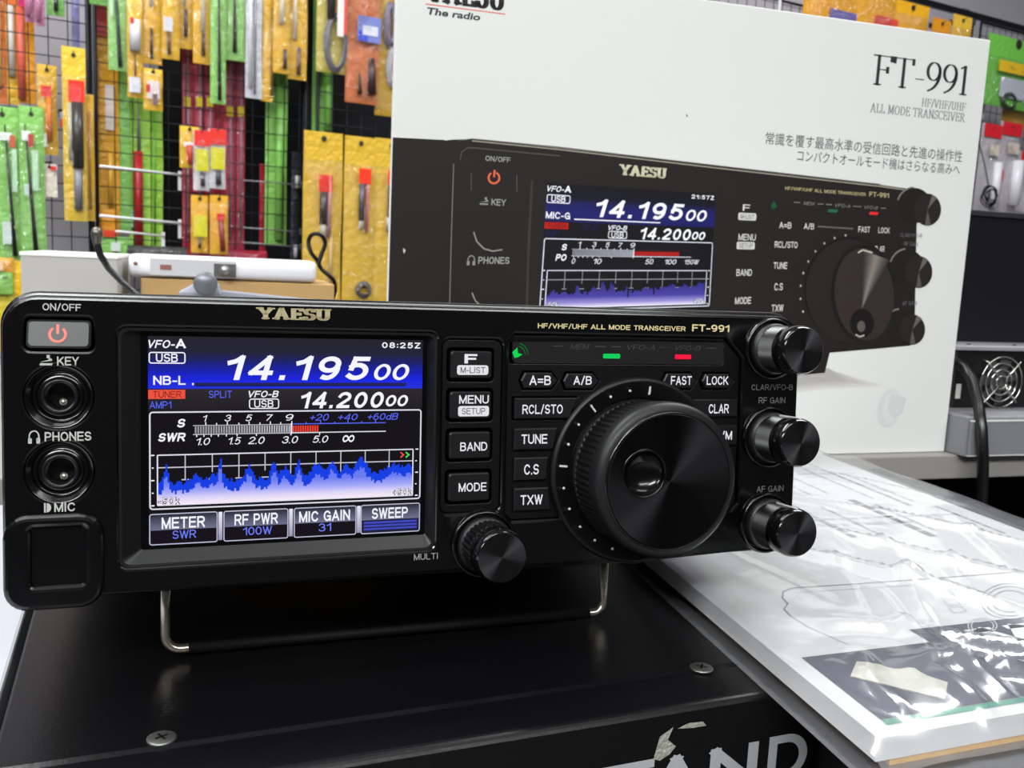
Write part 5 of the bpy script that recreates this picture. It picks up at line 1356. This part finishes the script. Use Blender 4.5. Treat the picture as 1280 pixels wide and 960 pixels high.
pack(263.5, -60, 283, 130, (152, 216, 108), -36, 'light green pack with a long dark whip over the crimson strips', items=[('rod', 272, -50, 274, 126, (44, 60, 48), 1.0, 3.0)], short='green pack over the crimson strips')
pack(283, -60, 307, 76, (154, 214, 114), -30, 'light green pack with a short black whip, right of the longer green one', items=[('rod', 292, -40, 293, 66, (44, 60, 48), 1.0, 3.4)], short='green pack with the short whip')
pack(308, -60, 328.5, 123, (222, 222, 230), -32, 'clear white pack with a grey rod', items=[('tube', 317, -50, 320, 118, (150, 150, 160)), ('tube', 310, -50, 315, 110, (232, 232, 238))], short='clear white pack')
pack(328, -60, 342.5, 127, (242, 190, 60), -28, 'slim yellow pack right of the clear white pack', items=[('tube', 338, 10, 341, 120, (150, 110, 60))], short='slim yellow pack')
pack(342.5, -60, 364, 92, (240, 188, 44), -34, 'yellow pack with a short brown rod, left one of the twins beside the wide post', items=[('tube', 353, 62, 358, 86, (110, 80, 60)), ('tube', 348, -40, 355, 30, (250, 240, 210))], short='left twin yellow pack')
pack(362, -60, 385.5, 100, (240, 188, 44), -28, 'yellow pack with a brown speckled rod, right one of the twins beside the wide post', items=[('tube', 370, 60, 375, 94, (120, 90, 70)), ('tube', 366, -40, 371, 50, (236, 222, 190))], short='right twin yellow pack')
pack(225, 158, 249, 210, (246, 196, 50), -34, 'small yellow pack with a red plug, left of the red and white pair', items=[('rod', 236, 182, 237, 206, (214, 70, 50), 5, 3.5), ('label', 229, 178, 243, 184, WHI)], short='small yellow pack with the red plug')
for ua, ub, va, lab, sh in ((242, 262, 163, 'red topped white pack with a yellow panel, left of the pair', 'left red topped pack'), (261, 282, 161, 'red topped white pack with a yellow panel, right of the pair', 'right red topped pack')):
    flat(ua, va, ub, va + 75, (232, 228, 232), -40, lab, 'package', items=[('label', ua + .3, va + .5, ub - .3, va + 20, (238, 52, 40)), ('label', ua + 2, va + 24, ub - 2, va + 51, (232, 226, 30)), ('tube', ua + 8, va + 53, ub - 6, va + 70, (70, 66, 76))], short=sh)
pack(239, 244, 260, 316, (246, 186, 44), -34, 'yellow pack with a bright yellow block, under the red topped pair', items=[('tag', 241, 269, 258, 296, (234, 228, 20)), ('tube', 247, 297, 251, 310, (110, 90, 40))], short='yellow pack with the bright block')
pack(262.5, 244, 285, 318, (246, 186, 44), -34, 'yellow pack with a red topped rod, under the red topped pair', items=[('tag', 270, 267, 280, 275, (236, 44, 36)), ('rod', 275, 275, 278, 314, (150, 60, 46), 4.5, 4)], short='yellow pack with the red topped rod')
# --- front row, right of the wide post
pack(398, -60, 440, 92, (206, 190, 90), -36, 'clear and yellow bag with a coiled grey cable and a red striped card', items=[('coil', 405, 18, 432, 90, (110, 108, 116), 2.2), ('tag', 418, -40, 426, 48, (238, 232, 232), 15), ('tag', 426, -40, 430, 46, (226, 80, 70), 15.5), ('tube', 408, -50, 418, 24, (66, 62, 66))], short='bag with the coiled grey cable')
pack(436, -70, 477, 130, ORG, -40, 'orange brown pack with a blue label and two dark cables', items=[('label', 445, 22, 474, 54, (120, 132, 206), 6), ('label', 446, 40, 457, 52, (44, 74, 214), 6.6), ('label', 451, 34, 470, 46, (220, 222, 236), 7), ('rod', 463, 74, 464, 118, (62, 44, 40), 5, 8), ('rod', 448, 92, 449, 118, (86, 60, 48), 1.5, 4)], short='orange brown pack')
pack(474, -60, 506, 146, (206, 164, 44), -30, 'yellow bag with silvery plugs half hidden by the printed carton', items=[('coil', 480, 4, 494, 60, (120, 110, 130), 3), ('coil', 483, 60, 500, 110, (170, 168, 176), 3)], short='bag with silvery plugs')
for ua, ub, va, lab, its, sh in (
        (381, 429, 165, 'big yellow bag with one red topped black rod', [('tag', 397, 219, 414, 240, (250, 50, 26), 5), ('tube', 398, 240, 407, 280, (70, 62, 62)), ('tube', 408, 220, 413, 296, (216, 150, 150)), ('tube', 399, 279, 406, 296, (200, 198, 190)), ('tube', 410, 296, 414, 360, (214, 178, 120))], 'big yellow bag with one red topped rod'),
        (432, 471, 171, 'big yellow bag with twin red topped rods, left of the carton edge', [('tag', 447, 211, 462, 230, (250, 60, 34), 5), ('tube', 447, 230, 454, 276, (90, 84, 88)), ('tube', 456, 212, 460, 290, (216, 120, 120)), ('tube', 447, 270, 453, 286, (200, 200, 196)), ('coil', 444, 352, 462, 372, (96, 88, 84), 1.5)], 'big yellow bag with twin rods'),
        (470, 510, 174, 'big yellow bag mostly hidden by the left edge of the printed carton', [('tag', 483, 214, 496, 232, (250, 60, 34), 5), ('tube', 483, 232, 490, 276, (84, 74, 76)), ('tube', 481, 272, 488, 288, (196, 190, 190))], 'yellow bag at the carton edge')):
    pack(ua, va, ub, va + 212, (230, 188, 60), -44, lab, 'bag', items=its, head=.16, short=sh, bulge=7)
# --- low left bags
pack(-14, 322, 17, 342, (240, 170, 60), -34, 'little orange pack with white print at the lower left edge of the rack', items=[('label', -6, 328, 4, 338, (246, 214, 170))], hk=False)
pack(15, 326, 27, 372, (244, 196, 44), -30, 'narrow yellow pack beside the grey box, low on the rack', hk=False, film=False)
pack(-14, 340, 16, 368, (144, 206, 100), -36, 'lime green pack low at the left picture edge', items=[('label', 3, 346, 10, 348, DRK)], hk=False)
pack(-20, 366, 40, 440, (210, 190, 50), -30, 'yellow olive bag at the very bottom of the rack, left edge', hk=False, film=False)
pack(160, 308, 240, 340, (70, 74, 70), -10, 'dark grey bag lying low on the mesh behind the white module', hk=False)
pack(236, 312, 334, 345, (166, 28, 56), -12, 'crimson bag low on the mesh behind the white module', hk=False)
# --- above the printed carton
for ua, ub, va, c, lab, its in ((1010, 1077, -40, (250, 178, 28), 'wide yellow pack showing blue contents above the carton top edge', [('label', 1034, 14, 1068, 40, (110, 100, 170))]), (1076, 1125, -36, (250, 180, 30), 'yellow pack showing red contents above the carton top edge', [('label', 1090, 22, 1120, 44, (224, 74, 60))]),
                                (1121, 1163, 4, (252, 186, 36), 'yellow pack with a bent corner above the carton top edge', []), (1167, 1190, 24, (240, 160, 34), 'small amber pack above the carton top edge', []), (1193, 1216, 20, (252, 204, 70), 'pale yellow pack beside the chrome clamp', [])):
    pack(ua, va, ub, va + 130, c, -34, lab, items=its, short=lab)
# chrome/white poles over the carton
t, (X, Y, Z) = rkthing('white_rod', 'thin white rod rising above the carton top edge', 'rod', 970, 60, -20)
b = MB(); b.tube([(0, 0, -60), (0, 0, 130)], 3, mat('rod_white', (226, 226, 232), rough=.3), 10); b.obj('rod_shaft', t)
b = MB(); b.lathe([(5, -64), (5, -56), (3.4, -54)], 0, 0, mat('rod_white'), 14, axis='z'); b.obj('rod_socket', t)
# --- right of the carton
pack(1238, 50, 1310, 138, (126, 214, 84), -50, 'green header pack with a yellow strip and a white adapter', items=[('label', 1244, 82, 1310, 96, (240, 196, 40), 7), ('tag', 1247, 99, 1282, 124, (220, 222, 236)), ('coil', 1250, 116, 1268, 138, (50, 60, 50), 2.6)], head=.3, short='green header pack')
flat(1226, 60, 1240, 150, (200, 196, 204), -30, 'clear narrow pack between the carton and the green header pack', 'package', hk=False)
pack(1255, 130, 1290, 160, (214, 160, 40), -30, 'amber pouch under the green header pack', hk=False)
for ua, ub, va, lab, sh in ((1229, 1252, 155, 'clear bag with a red header, nearest the carton edge', 'red header bag nearest the carton'), (1252, 1277, 153, 'clear bag with a red header, second from the carton edge', 'second red header bag'), (1275, 1302, 190, 'clear bag with a red header at the right picture edge', 'red header bag at the picture edge')):
    pack(ua, va, ub, 266, (206, 200, 208), -46, lab, 'bag', items=[('label', ua + .5, va + .5, ub - .5, va + 17, (232, 38, 52), 1.2), ('label', ua + 5, va + 26, ub - 6, va + 40, (226, 214, 200), 5), ('tube', ua + 8, va + 48, ub - 8, va + 104, (232, 230, 236)), ('label', ub - 9, va + 58, ub - 4, va + 72, (226, 70, 90), 12)], head=.17, short=sh)
t, (X, Y, Z) = rkthing('cable_coil', 'coil of thin black cable hanging by the carton right edge', 'cable', 1236, 246, -98)
b = MB()
for k in range(6): b.tube([((30 - k * 3) * math.cos(2 * math.pi * i / 36), -k * 2.2 + 2 * math.sin(i * .7 + k), (27 - k * 2.6) * math.sin(2 * math.pi * i / 36) + (k % 3) * 2) for i in range(36)], 1.6, BLKM(), 8, closed=True)
b.obj('cable_loops', t)
b = MB(); b.tube([(-6, 0, 26), (-10, 8, 60), (-14, 20, 100), (-10, 40, 140)], 1.5, BLKM(), 8); b.obj('cable_tail', t)
# empty prongs of the rack
prm = mat('prong_white', (238, 238, 240), rough=.25, spec=.6)
for (ua, va, ub, vb, r_, lab) in ((125, 207.5, 226, 218.5, 1.9, 'long white prong, uppermost of the empty ones over the lime pack'), (125, 269.5, 226, 279, 1.9, 'long white prong, middle of the empty ones over the lime pack'), (145, 289, 205, 295, 1.7, 'short white prong, lowest of the empty ones over the lime pack'),
                                  (304, 225.5, 378, 231, 1.0, 'thin steel prong crossing the dark gap, uppermost of three'), (304, 284.5, 378, 290, 1.0, 'thin steel prong crossing the dark gap, middle of three'), (304, 303, 378, 309, 1.0, 'thin steel prong crossing the dark gap, lowest of three')):
    t, (X, Y, Z) = rkthing('display_prong', lab, 'prong', ub, vb, -16)
    ys = -95; x1, z1 = rk(ua, va, ys); m2 = prm if r_ > 1.5 else mat('prong_steel', (170, 170, 176), rough=.25, metal=.8)
    E_ = Vector((x1 - X, ys + 16, z1 - Z))
    b = MB(); b.tube([(0, 9, -1), (0, 2, 0), tuple(E_ * .5), tuple(E_)], r_, m2, 8); b.obj('prong_rod', t)
    b = MB(); b.box(-2.5, 2.5, 8, 10, -5 if r_ < 1.5 else -24, 6, m2); b.obj('hook_plate', t)
